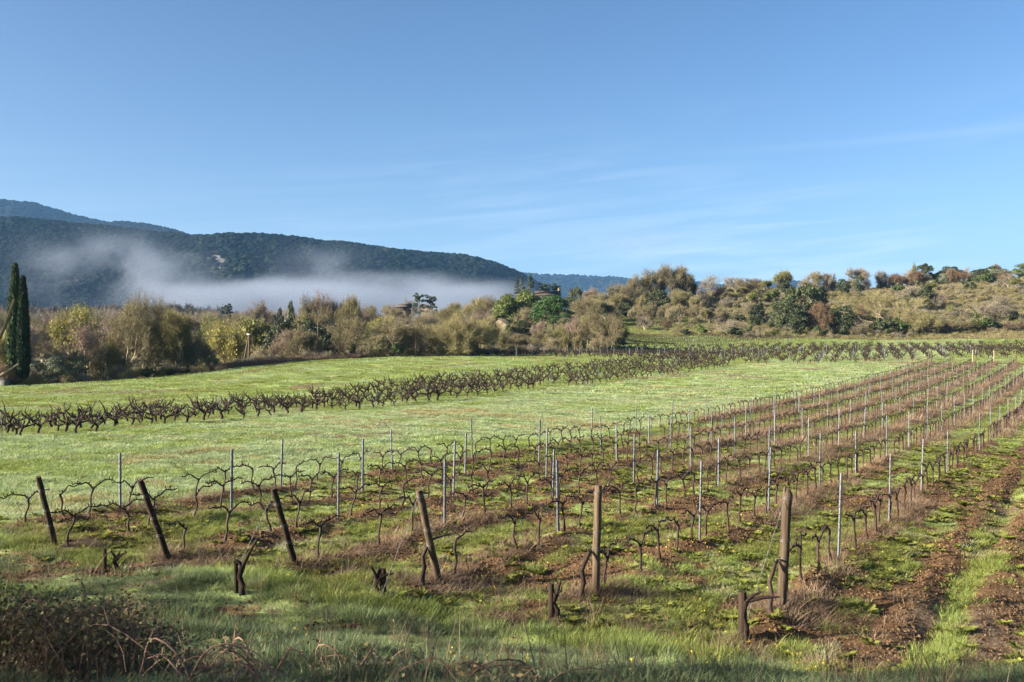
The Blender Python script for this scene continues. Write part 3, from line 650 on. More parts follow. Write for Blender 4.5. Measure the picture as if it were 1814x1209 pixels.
def quadmesh(name, Vs, mats, idx=None):
    V = np.concatenate(Vs); F_ = np.arange(len(V)*4).reshape(-1, 4)
    me = mesh(name, V.reshape(-1, 3), F_)
    for m in mats: me.materials.append(m)
    if len(mats) > 1:
        mi = np.concatenate([np.full(len(v), k) for v, k in zip(Vs, idx)]).astype(np.int32); me.polygons.foreach_set('material_index', mi)
    return me
def skeleton(seed, stems=1, fork=0.25, ang=0.6, maxlev=5, upb=0.12, ratio=0.80, r0=0.025, lean=0.25, wig=0.12):
    rn = random.Random(seed); segs = []; tips = []
    def grow(p, d, L, r, lev):
        n = 3; pts = [p]
        for k in range(n):
            d = unit(d + np.array([rn.gauss(0, wig), rn.gauss(0, wig), rn.gauss(0, wig)*0.6 + upb*(0.5 if lev else 0)]))
            pts.append(pts[-1] + d*L/n)
        segs.append((np.array(pts), r, r*0.68, lev))
        if lev >= maxlev: tips.append((pts[-1], d, L)); tips.append((pts[1], d, L*0.8)); return
        nc = (4 if stems == 1 else 3) if lev == 0 else (rn.choice((2, 3, 3)) if lev < maxlev-1 else rn.choice((2, 2, 3)))
        if lev >= 2: tips.append((pts[2], d, L*0.7))
        leader = lev == 0 and stems == 1
        az0 = rn.random()*6.283
        for k in range(nc):
            a = az0 + k*6.283/nc + rn.gauss(0, 0.35); th_ = ang*(0.6+0.7*rn.random())*(1.35 if lev == 0 else 1.0)
            if leader and k == 0: th_ = 0.12
            u = unit(np.cross(d, [0.31, 0.95, 0.02])); v = np.cross(d, u)
            nd = unit(d*math.cos(th_) + (u*math.cos(a)+v*math.sin(a))*math.sin(th_))
            grow(pts[-1] if (k == 0 or lev) else pts[2]+(pts[-1]-pts[2])*rn.random(), nd, L*(ratio if lev else ratio*1.45)*(0.8+0.4*rn.random()), r*0.64, lev+1)
        if lev >= 1 and rn.random() < 0.6:
            u = unit(np.cross(d, [rn.gauss(0,1), rn.gauss(0,1), 0.2])); nd = unit(d*0.5 + u*0.8)
            grow(pts[2], nd, L*ratio*0.8, r*0.5, min(lev+2, maxlev))
    for s_ in range(stems):
        a = s_*6.283/max(stems,1) + rn.random(); l = lean*(0.6+0.8*rn.random()) if stems > 1 else lean*0.15
        grow(np.array([0.02*math.cos(a)*(stems > 1), 0.02*math.sin(a)*(stems > 1), -0.02]), unit(np.array([l*math.cos(a), l*math.sin(a), 1.0])), fork*0.62*(0.8+0.4*rn.random()), r0*(1 if stems == 1 else 0.75), 0)
    return segs, tips
def bare_tree(seed, twig='twig_brown', bark='bark', ntw=30, tl=0.10, twd=0.0020, leaf=None, nleaf=0, lsz=0.018, ivy=0, keep=1.0, **kw):
    r = np.random.default_rng(seed+1000); segs, tips = skeleton(seed, **kw)
    if keep < 1: tips = [t_ for t_ in tips if r.random() < keep]
    P = np.array([t[0] for t in tips]); D = np.array([t[1] for t in tips])
    n = len(P)*ntw; B = np.repeat(P, ntw, 0); DD = np.repeat(D, ntw, 0)
    B = B - DD*(r.random((n,1))*0.05) + r.normal(size=(n,3))*0.006
    dd = unit(DD + r.normal(size=(n,3))*0.85 + np.array([0,0,0.12])); L = tl*(0.35+0.9*r.random((n,1)))
    E = B + dd*L
    tw1 = ribbons(B, E, twd, r)
    k2 = r.integers(0, n, n); s0 = B[k2] + (E[k2]-B[k2])*(0.3+0.6*r.random((n,1))); e0 = s0 + unit(dd[k2]+r.normal(size=(n,3))*0.8)*L[k2]*0.55
    tw2 = ribbons(s0, e0, twd*0.75, r)
    # main limbs are trunk, thin branches go with the crown
    tm = MB(); Vb = [tw1, tw2]
    for pts, ra, rb, lev in segs:
        if lev <= 3: tm.tube(pts, np.linspace(ra, rb, len(pts)), 6 if lev < 2 else 4, cap=False)
        else: Vb.append(ribbons(pts[:-1], pts[1:], max(ra, 0.0022)*1.6, r)); Vb.append(ribbons(pts[:-1], pts[1:], max(ra, 0.0022)*1.6, r))
    allp = np.concatenate([E, np.concatenate([s_[0] for s_ in segs])]); H = np.percentile(allp[:,2], 99.5); W = np.percentile(np.abs(allp[:,:2]), 97)
    k_ = 1.0/H
    mats = [MAT[twig]]; Vs = list(Vb); idx = [0]*len(Vb)
    if leaf:
        pick = r.integers(0, n, nleaf); Vs.append(quads_at(E[pick]+r.normal(size=(nleaf,3))*0.008, lsz, r)); mats.append(MAT[leaf]); idx.append(1)
    if ivy:
        tr = [s_ for s_ in segs if s_[3] <= 1]; C = []
        for q_ in range(ivy):
            s_ = tr[r.integers(0, len(tr))][0]; a = r.random()*(len(s_)-1); i_ = int(a); p = s_[i_]+(s_[min(i_+1,len(s_)-1)]-s_[i_])*(a-i_)
            C.append(p + r.normal(size=3)*np.array([0.028,0.028,0.02]))
        Vs.append(quads_at(np.array(C), 0.035, r)); mats.append(MAT['leaf_ivy']); idx.append(len(mats)-1)
    Vs = [v*k_ for v in Vs]; tm.V = [v*k_ for v in tm.V]
    return dict(trunk=tm.mesh('trunk', MAT[bark], True), crown=quadmesh('crown', Vs, mats, idx), w=W*k_)
def clump_cloud(r, cents, rads, per, sz, shell=0.55, squash=0.85):
    C = []; Nn = []
    for c, ra in zip(cents, rads):
        d = unit(r.normal(size=(per,3))); d[:,2] = np.where(d[:,2] < -0.3, -d[:,2], d[:,2])
        rad = ra*(shell+(1-shell)*r.random((per,1)))**0.7*(0.85+0.3*r.random((per,1)))
        p = d*rad; p[:,2] *= squash; C.append(c+p); Nn.append(d)
    C = np.concatenate(C); return quads_at(C, sz, r, np.concatenate(Nn), 0.7)
def crown_tree(seed, leaf, shape='round', bark='bark_dark', ncl=34, per=170, sz=0.030, h0=0.18, rx=0.42, twig=None, cr=0.13, uneven=0.25):
    r = np.random.default_rng(seed+2000); cents = []; rads = []
    zc_ = (1+h0)/2; rz_ = (1-h0)/2
    for k in range(ncl):
        if shape == 'round':
            d = unit(r.normal(size=3)); rr_ = (0.55+0.45*r.random())**0.5; p = np.array([d[0]*rx*rr_, d[1]*rx*rr_, zc_+d[2]*rz_*rr_*0.92]); p[:2] *= 1+uneven*(r.random()-0.5)*2
            ra = cr*(0.65+0.7*r.random())
        elif shape == 'umbrella':
            a = r.random()*6.283; q_ = math.sqrt(r.random()); top = h0+(0.97-h0)*math.sqrt(max(0.0, 1-(q_*0.98)**2.2)); lo = h0+0.10*(1-q_)
            p = np.array([math.cos(a)*q_*rx, math.sin(a)*q_*rx, top-cr*0.6 if r.random() < 0.6 else lo+(top-lo)*r.random()]); ra = cr*(0.7+0.6*r.random())
        elif shape == 'cone':
            t = r.random()**1.5; a = r.random()*6.283; q_ = rx*(1-t)**0.9*(0.45+0.6*r.random()); lay = round((h0+(1-h0)*t)*13)/13 + r.normal()*0.016
            p = np.array([math.cos(a)*q_, math.sin(a)*q_, lay-0.06*q_/rx*0.5]); ra = cr*(0.6+0.5*(1-t))
        elif shape == 'plates':
            lay = [0.55, 0.72, 0.86, 0.95][r.integers(0,4)]; a = r.random()*6.283; q_ = math.sqrt(r.random())*rx*(1.15-abs(lay-0.72)*1.2)
            lay += r.normal()*0.022; p = np.array([math.cos(a)*q_+0.05*math.sin(lay*30), math.sin(a)*q_, lay-0.05*r.random()]); ra = cr*(0.7+0.5*r.random())
        cents.append(p); rads.append(ra)
    sq = {'round':0.85,'umbrella':0.7,'cone':0.45,'plates':0.35}[shape]
    V = clump_cloud(r, cents, rads, per, sz, 0.5, sq)
    tm = MB(); rn = random.Random(seed)
    top = 0.92 if shape in ('cone','plates') else 0.62
    tm.tube([(0,0,-0.02),(0.008,0.004,0.3*top),(rn.uniform(-.02,.02),0.0,0.7*top),(0.0,0.01,top)], [0.026,0.021,0.015,0.006], 7, cap=False)
    order = np.argsort([-rads[k] for k in range(len(cents))])[:18]
    for k in order:
        c = np.array(cents[k]); z0 = max(0.1, min(top*0.95, c[2]-0.45*np.hypot(c[0],c[1])-0.02)); m_ = c*0.55+np.array([0,0,z0])*0.45; m_[2] += 0.02
        tm.tube([(0,0,z0), m_, c], [0.010,0.007,0.003], 4, cap=False)
    Vs = [V]; mats = [MAT[leaf]]; idx = [0]
    if twig:
        n = 1500; c = np.array(cents)[r.integers(0, len(cents), n)]; B = c+r.normal(size=(n,3))*cr*0.5; Vs.append(ribbons(B, B+unit(r.normal(size=(n,3))+[0,0,.4])*0.08, 0.0025, r)); mats.append(MAT[twig]); idx.append(1)
    return dict(trunk=tm.mesh('trunk', MAT[bark], True), crown=quadmesh('crown', Vs, mats, idx), w=rx+cr*0.5)
def cypress_tree(seed, n=9000, rx=0.075, sz=0.018):
    r = np.random.default_rng(seed+3000); t = r.random(n)**0.85; a = r.random(n)*6.283
    prof = np.minimum(1, (t+0.03)*9)**0.5*np.power(np.clip(1-t, 0, 1), 0.42)*(0.75+0.25*np.sin(t*3.0))
    rad = rx*prof*(0.82+0.25*vn(a*2.2, t*16, seed)+0.14*vn(a*5, t*40, seed+1))*(0.75+0.25*r.random(n)**0.4)
    C = np.stack([np.cos(a)*rad, np.sin(a)*rad, 0.02+t*0.975], 1)
    up = unit(np.stack([np.cos(a)*0.35, np.sin(a)*0.35, np.ones(n)], 1)+r.normal(size=(n,3))*0.22)
    s = unit(np.cross(up, np.stack([np.cos(a), np.sin(a), np.zeros(n)], 1)+r.normal(size=(n,3))*0.5)); L = sz*(0.7+0.9*r.random((n,1)))
    V = np.zeros((n,4,3)); V[:,0] = C-up*L*0.6; V[:,1] = C+s*L*0.26; V[:,2] = C+up*L; V[:,3] = C-s*L*0.26
    tm = MB(); tm.tube([(0,0,-0.01),(0,0,0.5),(0,0,0.93)], [0.016,0.010,0.002], 7, cap=False)
    return dict(trunk=tm.mesh('trunk', MAT['bark_dark'], True), crown=quadmesh('crown', [V], [MAT['leaf_cypress']]), w=rx)
def bush(seed, leaf, twig='twig_brown', n=2600, stems=9, lsz=0.07, leaves=True, ntw=2600, rx=0.6, tl=0.19, twd=0.007):
    r = np.random.default_rng(seed+4000); Vs = []; mats = []; idx = []
    tm = MB(); tips = []
    for k in range(stems):
        a = r.random()*6.283; q_ = rx*(0.25+0.75*r.random()); h = (0.55+0.45*r.random())*math.sqrt(max(0.1, 1-(q_/rx*0.85)**2))
        p = np.array([[0.04*math.cos(a),0.04*math.sin(a),-0.03],[q_*0.45*math.cos(a),q_*0.45*math.sin(a),h*0.55],[q_*math.cos(a+.2),q_*math.sin(a+.2),h*0.92]])
        tm.tube(p, [0.022,0.014,0.006], 4, cap=False); tips.append((p[1]+p[2])/2); tips.append(p[2])
    tips = np.array(tips)
    if ntw:
        c = tips[r.integers(0, len(tips), ntw)]; B = c+r.normal(size=(ntw,3))*0.09; Vs.append(ribbons(B, B+unit(r.normal(size=(ntw,3))+[0,0,.5])*tl*(0.4+0.8*r.random((ntw,1))), twd, r)); mats.append(MAT[twig]); idx.append(len(mats)-1)
    if leaves:
        Vs.append(clump_cloud(r, tips*np.array([1,1,0.92]), np.full(len(tips), 0.24), n//len(tips), lsz, 0.4, 0.9)); mats.append(MAT[leaf]); idx.append(len(mats)-1)
    for v in Vs: v[...,2] = np.maximum(v[...,2], 0.0)
    return dict(trunk=tm.mesh('stems', MAT['bark_dark'], True), crown=quadmesh('foliage', Vs, mats, idx), w=rx*1.05)

PR = {}
PR['oak'] = [bare_tree(1, fork=0.26, ang=0.62, twig='twig_brown', tl=0.10, ntw=24), bare_tree(2, fork=0.22, ang=0.68, twig='twig_brown', stems=2, lean=0.3, ntw=14),
             bare_tree(3, fork=0.24, ang=0.6, twig='twig_olive', ntw=24, bark='bark')]
PR['tall'] = [bare_tree(4, fork=0.34, ang=0.42, twig='twig_grey', ratio=0.78, upb=0.2, ntw=22), bare_tree(5, fork=0.32, ang=0.45, twig='twig_brown', ratio=0.78, upb=0.2, ntw=22),
              bare_tree(6, fork=0.36, ang=0.4, twig='twig_pink', ratio=0.78, upb=0.22, ntw=22)]
PR['vase'] = [bare_tree(7, stems=5, fork=0.24, ang=0.42, twig='twig_brown', lean=0.55, maxlev=4, ntw=22, upb=0.15), bare_tree(8, stems=6, fork=0.24, ang=0.5, twig='twig_olive', lean=0.7, maxlev=4, ntw=19)]
PR['pinkbare'] = [bare_tree(9, stems=3, fork=0.26, ang=0.45, twig='twig_pink', lean=0.4, maxlev=4, ntw=28), bare_tree(10, fork=0.3, ang=0.5, twig='twig_pink', ntw=20)]
PR['rust'] = [bare_tree(11, stems=3, fork=0.22, ang=0.5, twig='twig_rust', lean=0.4, maxlev=4, ntw=34), bare_tree(12, fork=0.26, ang=0.6, twig='twig_rust', ntw=24)]
PR['ivyoak'] = [bare_tree(13, fork=0.3, ang=0.6, twig='twig_brown', ivy=900, ntw=20), bare_tree(14, fork=0.36, ang=0.5, twig='twig_grey', ivy=1300, ntw=14)]
PR['lime'] = [bare_tree(15, fork=0.24, ang=0.55, twig='twig_olive', leaf='leaf_lime', nleaf=3600, lsz=0.030, ntw=12), bare_tree(16, stems=4, fork=0.24, ang=0.5, lean=0.5, maxlev=4, twig='twig_olive', leaf='leaf_lime', nleaf=3000, lsz=0.03, ntw=14)]
PR['yellow'] = [bare_tree(17, fork=0.24, ang=0.55, twig='twig_olive', leaf='leaf_yellow', nleaf=3000, lsz=0.034, ntw=10), bare_tree(18, stems=4, fork=0.24, ang=0.5, lean=0.5, maxlev=4, twig='twig_olive', leaf='leaf_yellow', nleaf=2800, lsz=0.034, ntw=12)]
PR['blossom'] = [bare_tree(19, fork=0.40, ang=0.5, twig='twig_pink', leaf='leaf_pink', nleaf=2600, lsz=0.026, ntw=9, ratio=0.74), bare_tree(20, stems=3, fork=0.34, ang=0.5, lean=0.25, maxlev=4, twig='twig_pink', leaf='leaf_pink', nleaf=2600, lsz=0.026, ntw=12)]
PR['greybare'] = [bare_tree(21, fork=0.26, ang=0.6, twig='twig_grey', ntw=18), bare_tree(22, stems=3, fork=0.26, ang=0.55, twig='twig_grey', lean=0.5, maxlev=4, ntw=20)]
PR['spread'] = [bare_tree(23, stems=4, fork=0.30, ang=0.62, twig='twig_olive', lean=0.9, maxlev=4, ntw=24, upb=0.05, bark='bark')]
PR['deadivy'] = [bare_tree(24, fork=0.42, ang=0.7, twig='twig_grey', ivy=1500, ntw=4, maxlev=3, upb=0.0)]
PR['thin'] = [bare_tree(31, fork=0.26, ang=0.6, twig='twig_grey', ntw=3, keep=0.55, maxlev=4), bare_tree(32, fork=0.28, ang=0.62, twig='twig_grey', ntw=3, keep=0.55, maxlev=4)]
PR['holm'] = [crown_tree(1, 'leaf_holm', ncl=74, per=120, sz=0.042, h0=-0.02, rx=0.40, cr=0.13), crown_tree(2, 'leaf_holm', ncl=64, per=130, sz=0.045, h0=-0.05, rx=0.44, cr=0.15, uneven=0.35)]
PR['holmtall'] = [crown_tree(3, 'leaf_holm', ncl=56, per=130, sz=0.040, h0=-0.04, rx=0.24, cr=0.11)]
PR['stonepine'] = [crown_tree(4, 'leaf_pine', 'umbrella', ncl=150, per=90, sz=0.030, h0=0.16, rx=0.46, cr=0.105)]
PR['pinelight'] = [crown_tree(5, 'leaf_pine_light', 'umbrella', ncl=70, per=120, sz=0.036, h0=0.34, rx=0.34, cr=0.13), crown_tree(6, 'leaf_pine_light', 'round', ncl=60, per=120, sz=0.036, h0=0.0, rx=0.36, cr=0.14, uneven=0.4)]
PR['cedar'] = [crown_tree(7, 'leaf_cedar', 'cone', ncl=64, per=80, sz=0.034, h0=0.10, rx=0.24, cr=0.085), crown_tree(8, 'leaf_cedar', 'cone', ncl=56, per=80, sz=0.034, h0=0.14, rx=0.28, cr=0.09)]
PR['plates'] = [crown_tree(9, 'leaf_cedar', 'plates', ncl=34, per=110, sz=0.035, h0=0.5, rx=0.34, cr=0.11), crown_tree(10, 'leaf_cedar', 'plates', ncl=38, per=110, sz=0.035, h0=0.5, rx=0.30, cr=0.12)]
PR['olive'] = [crown_tree(11, 'leaf_olive', ncl=56, per=130, sz=0.036, h0=0.06, rx=0.42, bark='bark', cr=0.16, uneven=0.3), crown_tree(12, 'leaf_olive', ncl=50, per=130, sz=0.036, h0=0.08, rx=0.36, bark='bark', cr=0.16, uneven=0.4)]
PR['cypress'] = [cypress_tree(1), cypress_tree(2, rx=0.05)]
PR['greenbush'] = [bush(1, 'leaf_holm', ntw=500, n=3000, lsz=0.09), bush(2, 'leaf_ivy', ntw=500, n=2800, lsz=0.09)]
PR['limebush'] = [bush(3, 'leaf_lime', twig='twig_olive', ntw=1800, n=1400, lsz=0.08)]
PR['brownbush'] = [bush(4, 'leaf_ivy', twig='twig_brown', leaves=False, ntw=3200), bush(5, 'leaf_ivy', twig='twig_rust', leaves=False, ntw=3000), bush(6, 'leaf_ivy', twig='twig_grey', leaves=False, ntw=3000)]

TREES = 0
def plant(kind, x, y, h, wpx_m, label, cat='tree', group=None, var=None, name=None, rz=None, base=None):
    """one tree: an Empty at its base with the parts trunk and crown; wpx_m = crown width in metres"""
    p = PR[kind][(R.randrange(len(PR[kind])) if var is None else var)]
    global TREES; TREES += 1
    s = (wpx_m/2)/p['w'] if wpx_m else h
    o = empty(name or 'tree', (x, y, (hz(x, y) if base is None else base)-0.05), R.random()*6.283 if rz is None else rz, (s, s, h))
    tag(o, label, cat, group)
    obj(p['trunk'].name.split('.')[0], p['trunk'], o); obj(p['crown'].name.split('.')[0], p['crown'], o)
    return o
def at_px(px, d): return (px-907)/F*d, d
def tree(kind, px, d, top, wpx, label, cat='tree', group=None, var=None, name=None, sink=0.0):
    """a tree whose foot stands at photo column px, d metres out, and whose top reaches photo row top"""
    x, y = at_px(px, d); z0 = hz(x, y); h = (604.5-top)*d/F + CZ - z0
    return plant(kind, x, y, max(h, 0.6), wpx*d/F, label, cat, group, var, name)

NAMES = {'cypress':'cypress_tree','stonepine':'pine_tree','pinelight':'pine_tree','cedar':'cedar_tree','plates':'umbrella_pine','olive':'olive_tree','blossom':'blossom_tree',
         'holm':'holm_oak','holmtall':'holm_oak','greenbush':'shrub','limebush':'shrub','brownbush':'shrub','yellow':'leafing_tree','lime':'leafing_tree'}
def T(kind, px, d, top, wpx, label, var=None, group=None):
    nm = NAMES.get(kind, 'bare_tree'); cat = 'shrub' if nm == 'shrub' else 'tree'
    return tree(kind, px, d, top, wpx, label, cat, group, var, nm)
# --- edge of the left meadow
T('cypress', 27, 118, 468, 33, 'tall dark green cypress spire at the left edge of the meadow', 0)
T('cypress', 41, 117.5, 490, 25, 'shorter dark cypress pressed against the right side of the tall cypress', 1)
T('olive', 92, 119, 627, 66, 'round grey-green olive tree just right of the cypresses', 0)
T('olive', 136, 120, 624, 44, 'smaller silvery olive tree beside a slim pinkish bare tree', 1)
T('blossom', 155, 122, 568, 72, 'slim pink tinged tree rising behind the smaller silvery olive', 1)
T('yellow', 132, 158, 546, 66, 'yellow-green leafing tree behind the slim pink tinged tree', 0)
T('yellow', 4, 150, 590, 44, 'bright yellow-green tree half hidden behind the cypresses', 1)
T('oak', 225, 127, 541, 112, 'big brown bare oak with forked pale trunk, left of the twin-stemmed oak', 0)
T('oak', 268, 131, 524, 120, 'tallest round bare oak of the left wood edge', 1)
T('oak', 322, 130, 551, 104, 'broad dark brown bare tree right of the tallest round oak', 2)
T('vase', 186, 124, 606, 74, 'grey many-stemmed thicket tree between the olives and the big oaks', 1)
T('vase', 352, 133, 590, 60, 'low many-stemmed bare tree left of the round green bush', 0)
T('limebush', 262, 125, 651, 44, 'yellow-green bush under the tallest round oak', 0)
T('limebush', 296, 126, 650, 40, 'yellow-green bush under the broad dark brown tree', 0)
T('greenbush', 331, 130, 645, 36, 'dark bush at the right foot of the big oaks', 0)
T('greenbush', 372, 140, 627, 28, 'round dark green bush left of the leaning pole pair', 1)
T('brownbush', 118, 121, 655, 50, 'low brown scrub between the two olives', 1)
T('brownbush', 72, 121, 660, 34, 'low brown scrub at the right foot of the cypresses', 0)
T('brownbush', 208, 123, 646, 50, 'tangled brown bush at the foot of the big forked oak', 2)
T('brownbush', 10, 116, 640, 40, 'dark bare bush left of the cypress foot', 1)
T('oak', -45, 125, 560, 90, 'bare brown oak left of the cypresses beyond the meadow corner', 0)
T('vase', -130, 128, 585, 90, 'many-stemmed bare tree further left of the cypresses', 0)
T('oak', -215, 126, 565, 100, 'broad bare oak at the far left end of the meadow edge', 2)
# --- left middle of the wood edge
T('yellow', 404, 160, 573, 66, 'wide yellow-green tree just left of the leaning pole pair', 1)
T('lime', 455, 168, 566, 76, 'olive-green leafing tree behind the leaning pole pair', 0)
T('lime', 380, 172, 566, 50, 'pale green leafing tree left of the wide yellow-green one', 1)
T('holm', 500, 160, 566, 60, 'dark evergreen oak, left one of the dark pair behind the pinkish bush', 1)
T('holm', 545, 158, 566, 74, 'widest dark evergreen oak left of the single power pole', 0)
T('holm', 580, 156, 590, 34, 'low dark evergreen oak right of the single power pole', 1)
T('pinkbare', 506, 146, 584, 52, 'pinkish bare bush tree in front of the dark evergreen oaks', 0)
T('vase', 540, 142, 576, 66, 'many-stemmed grey bare tree left of the single power pole', 0)
T('brownbush', 468, 144, 612, 46, 'brown bush tree right of the leaning pole pair', 0)
T('ivyoak', 625, 148, 560, 64, 'brown-green bare tree with a dark ivy trunk right of the power pole', 0)
T('lime', 655, 172, 574, 60, 'olive-green tree behind the dark ivy trunk', 1)
T('yellow', 676, 182, 561, 44, 'brightest yellow tree above the round brown trees', 0)
T('pinkbare', 652, 146, 612, 34, 'small pinkish bush left of the big round brown tree', 0)
T('oak', 700, 147, 567, 100, 'big round brown tree with ivy at its foot', 0)
T('oak', 738, 150, 574, 70, 'dark brown round tree to the right of the big ivied one', 1)
T('limebush', 668, 146, 596, 44, 'lichen-green bush leaning against the big round brown tree', 0)
T('greenbush', 704, 145, 604, 24, 'dark ivy column at the foot of the big round brown tree', 1)
T('greybare', 762, 149, 587, 46, 'pale whitish bare tree right of the thin grey pole', 1)
T('vase', 812, 150, 556, 100, 'wide vase-shaped bare tree with curving limbs below the tile roofs', 1)
T('oak', 850, 158, 560, 64, 'brown bare tree just left of the tiled barn roofs', 2)
T('greenbush', 822, 149, 606, 26, 'dark green bush inside the wide vase-shaped tree', 0)
T('limebush', 838, 150, 600, 28, 'fresh green bush right of the wide vase-shaped tree', 0)
# --- taller trees behind the middle
T('tall', 545, 235, 523, 40, 'tall thin bare tree, leftmost of the high clump against the fog', 1)
T('tall', 563, 238, 517, 44, 'tallest orange-tinted bare tree of the high clump against the fog', 2)
T('tall', 586, 240, 527, 46, 'bare tree right of the tallest orange-tinted one', 0)
T('oak', 606, 236, 523, 56, 'round-headed grey bare tree on the right of the high clump', 2)
T('tall', 629, 240, 532, 34, 'thin pale bare tree at the right end of the high clump', 0)
T('holmtall', 516, 230, 534, 14, 'narrow dark ivy-clad tree left of the high clump', 0)
T('tall', 463, 290, 534, 44, 'pinkish tall bare tree standing above the left wood', 2)
T('holm', 494, 270, 546, 18, 'small round dark tree between the pinkish tall tree and the high clump', 0)
T('plates', 402, 300, 540, 24, 'small flat-topped dark pine in the left wood', 0)
T('oak', 575, 225, 545, 60, 'brown bare tree in front of the high clump', 0)
T('oak', 540, 215, 552, 50, 'olive-brown bare tree at the left foot of the high clump', 2)
T('plates', 743, 322, 521, 24, 'flat-topped pine left of the square farm tower', 0)
T('plates', 763, 324, 523, 26, 'round flat-topped pine above the square farm tower', 1)
T('tall', 724, 345, 530, 26, 'thin grey bare tree behind the long farmhouse roof', 0)
T('oak', 690, 300, 539, 60, 'brown bare tree left of the long farmhouse', 0)
T('oak', 660, 290, 540, 50, 'grey-brown bare tree further left of the farmhouse', 1)
T('oak', 745, 262, 558, 74, 'brown bare tree under the farm tower', 1)
T('oak', 790, 280, 536, 56, 'dark grey bare tree right of the farm tower', 2)
T('oak', 836, 270, 528, 60, 'grey bare tree with a round top left of the yellow pines', 2)
T('oak', 866, 265, 523, 54, 'grey bare tree touching the left yellow pine', 0)
T('pinkbare', 842, 210, 548, 50, 'pink-grey bare tree left of the tiled barn roofs', 1)
T('pinelight', 897, 226, 520, 48, 'yellow-green pine with a tall bare trunk beside the barn', 0)
T('pinelight', 884, 228, 537, 40, 'low yellow-green pine behind the tiled barn roofs', 1)
T('pinelight', 934, 232, 514, 52, 'rounded bright green pine between the yellow pine and the stone pine', 0)
T('pinelight', 920, 228, 533, 40, 'short green pine in front of the rounded bright green pine', 1)
T('stonepine', 979, 206, 522, 80, 'big dark green stone pine with a domed crown', 0)
T('cedar', 916, 305, 493, 26, 'leftmost and shortest blue-green cedar on the skyline', 0)
T('cedar', 925, 303, 489, 22, 'narrow blue-green cedar in the middle of the skyline cedars', 0)
T('cedar', 939, 300, 488, 32, 'widest blue-green cedar next to the long tiled roof', 1)
T('plates', 966, 306, 502, 28, 'flat dark tree above the long tiled roof', 1)
T('plates', 984, 308, 504, 22, 'bushy dark tree above the right end of the long tiled roof', 0)
T('holm', 1018, 300, 508, 28, 'dark spiky evergreen right of the long tiled roof', 1)
T('oak', 968, 240, 536, 60, 'orange-brown bare tree left behind the stone pine', 0)
T('oak', 935, 216, 545, 40, 'orange-brown round bare tree between the pines', 1)
T('holm', 920, 200, 567, 42, 'dark green-brown bush tree below the pines', 0)
T('greenbush', 899, 195, 571, 18, 'dark ivy bush at the right end of the barn', 1)
T('blossom', 953, 186, 566, 28, 'pink blossoming tree with two slender pale trunks', 0)
T('blossom', 1014, 188, 560, 38, 'larger pink blossoming tree left of the vase-shaped willow', 1)
T('vase', 1078, 186, 545, 84, 'big vase-shaped willow at the end of the green track', 0)
T('lime', 1042, 192, 556, 54, 'tan leafing tree between the pink tree and the willow', 1)
T('lime', 992, 186, 578, 36, 'yellow-tan bush tree right of the stone pine trunk', 1)
T('brownbush', 983, 176, 596, 40, 'brown thicket between the two pink blossoming trees', 0)
T('vase', 917, 176, 586, 60, 'tan thicket tree below the barn roofs', 0)
T('vase', 878, 170, 586, 56, 'brown thicket tree left of the tan one', 1)
T('greenbush', 1098, 196, 598, 22, 'dark bush at the right foot of the vase-shaped willow', 0)
# --- wooded crest right of the willow
T('tall', 1153, 300, 477, 52, 'tall bare tree at the left of the high crest clump', 1)
T('tall', 1176, 302, 468, 60, 'tallest bare tree of the high crest clump', 0)
T('tall', 1203, 301, 473, 56, 'tall bare tree at the right of the high crest clump', 1)
T('oak', 1130, 298, 486, 40, 'brown rounded tree at the left foot of the high crest clump', 0)
T('oak', 1226, 304, 488, 50, 'grey-brown bare tree between the crest clump and the ivied tree', 2)
T('ivyoak', 1258, 296, 486, 40, 'dark ivy-covered tree with a crooked arm on the crest', 1)
T('holmtall', 1166, 284, 515, 40, 'dark green round oak below the high crest clump', 0)
T('oak', 1100, 295, 503, 60, 'brown bare tree on the left shoulder of the crest', 1)
T('oak', 1066, 290, 518, 60, 'brown bare tree low on the left shoulder of the crest', 0)
T('pinkbare', 1043, 292, 510, 34, 'reddish bare tree right of the spiky evergreen', 1)
T('oak', 1030, 260, 527, 56, 'orange-brown tree right behind the stone pine', 0)
T('oak', 1075, 268, 530, 60, 'grey-brown tree above the willow', 2)
T('oak', 1110, 282, 520, 50, 'olive-brown tree above the hillside vineyard', 2)
T('rust', 1136, 290, 533, 22, 'small rust-red tree above the hillside vineyard', 0)
T('rust', 1224, 292, 530, 20, 'small rust-red bush tree left of the round crest shrub', 1)
T('holm', 1237, 290, 530, 26, 'dark green bush tree at the upper right of the hillside vineyard', 1)
T('holm', 1110, 280, 536, 26, 'dark green shrub tree left of the dark round oak', 0)
T('oak', 1195, 292, 512, 50, 'brown undergrowth tree below the tall crest clump', 0)
T('oak', 1216, 290, 516, 44, 'grey undergrowth tree right of the dark round oak', 2)
# --- skyline of the right hill
T('pinkbare', 1272, 308, 508, 22, 'pinkish bare bush right of the ivy-covered crest tree', 0)
T('greybare', 1306, 316, 490, 38, 'grey fan-shaped bare tree on the skyline', 1)
T('ivyoak', 1324, 312, 492, 38, 'broken old oak with a bent trunk on the skyline', 0)
T('lime', 1354, 322, 497, 16, 'small light green tree alone on the skyline', 0)
T('lime', 1363, 323, 497, 12, 'thin pale tree right of the small light green one', 0)
T('lime', 1392, 322, 480, 34, 'rounded pale green tree alone on the skyline above the big holm oak', 0)
T('greybare', 1427, 318, 487, 26, 'thin grey bare tree on the skyline behind the big holm oak', 0)
T('tall', 1444, 316, 480, 32, 'tall tan bare tree on the skyline right of the big holm oak', 1)
T('tall', 1462, 315, 483, 24, 'second tan bare tree right of the tall tan one', 0)
T('greybare', 1477, 318, 492, 22, 'low grey bare tree left of the dark domed shrub', 1)
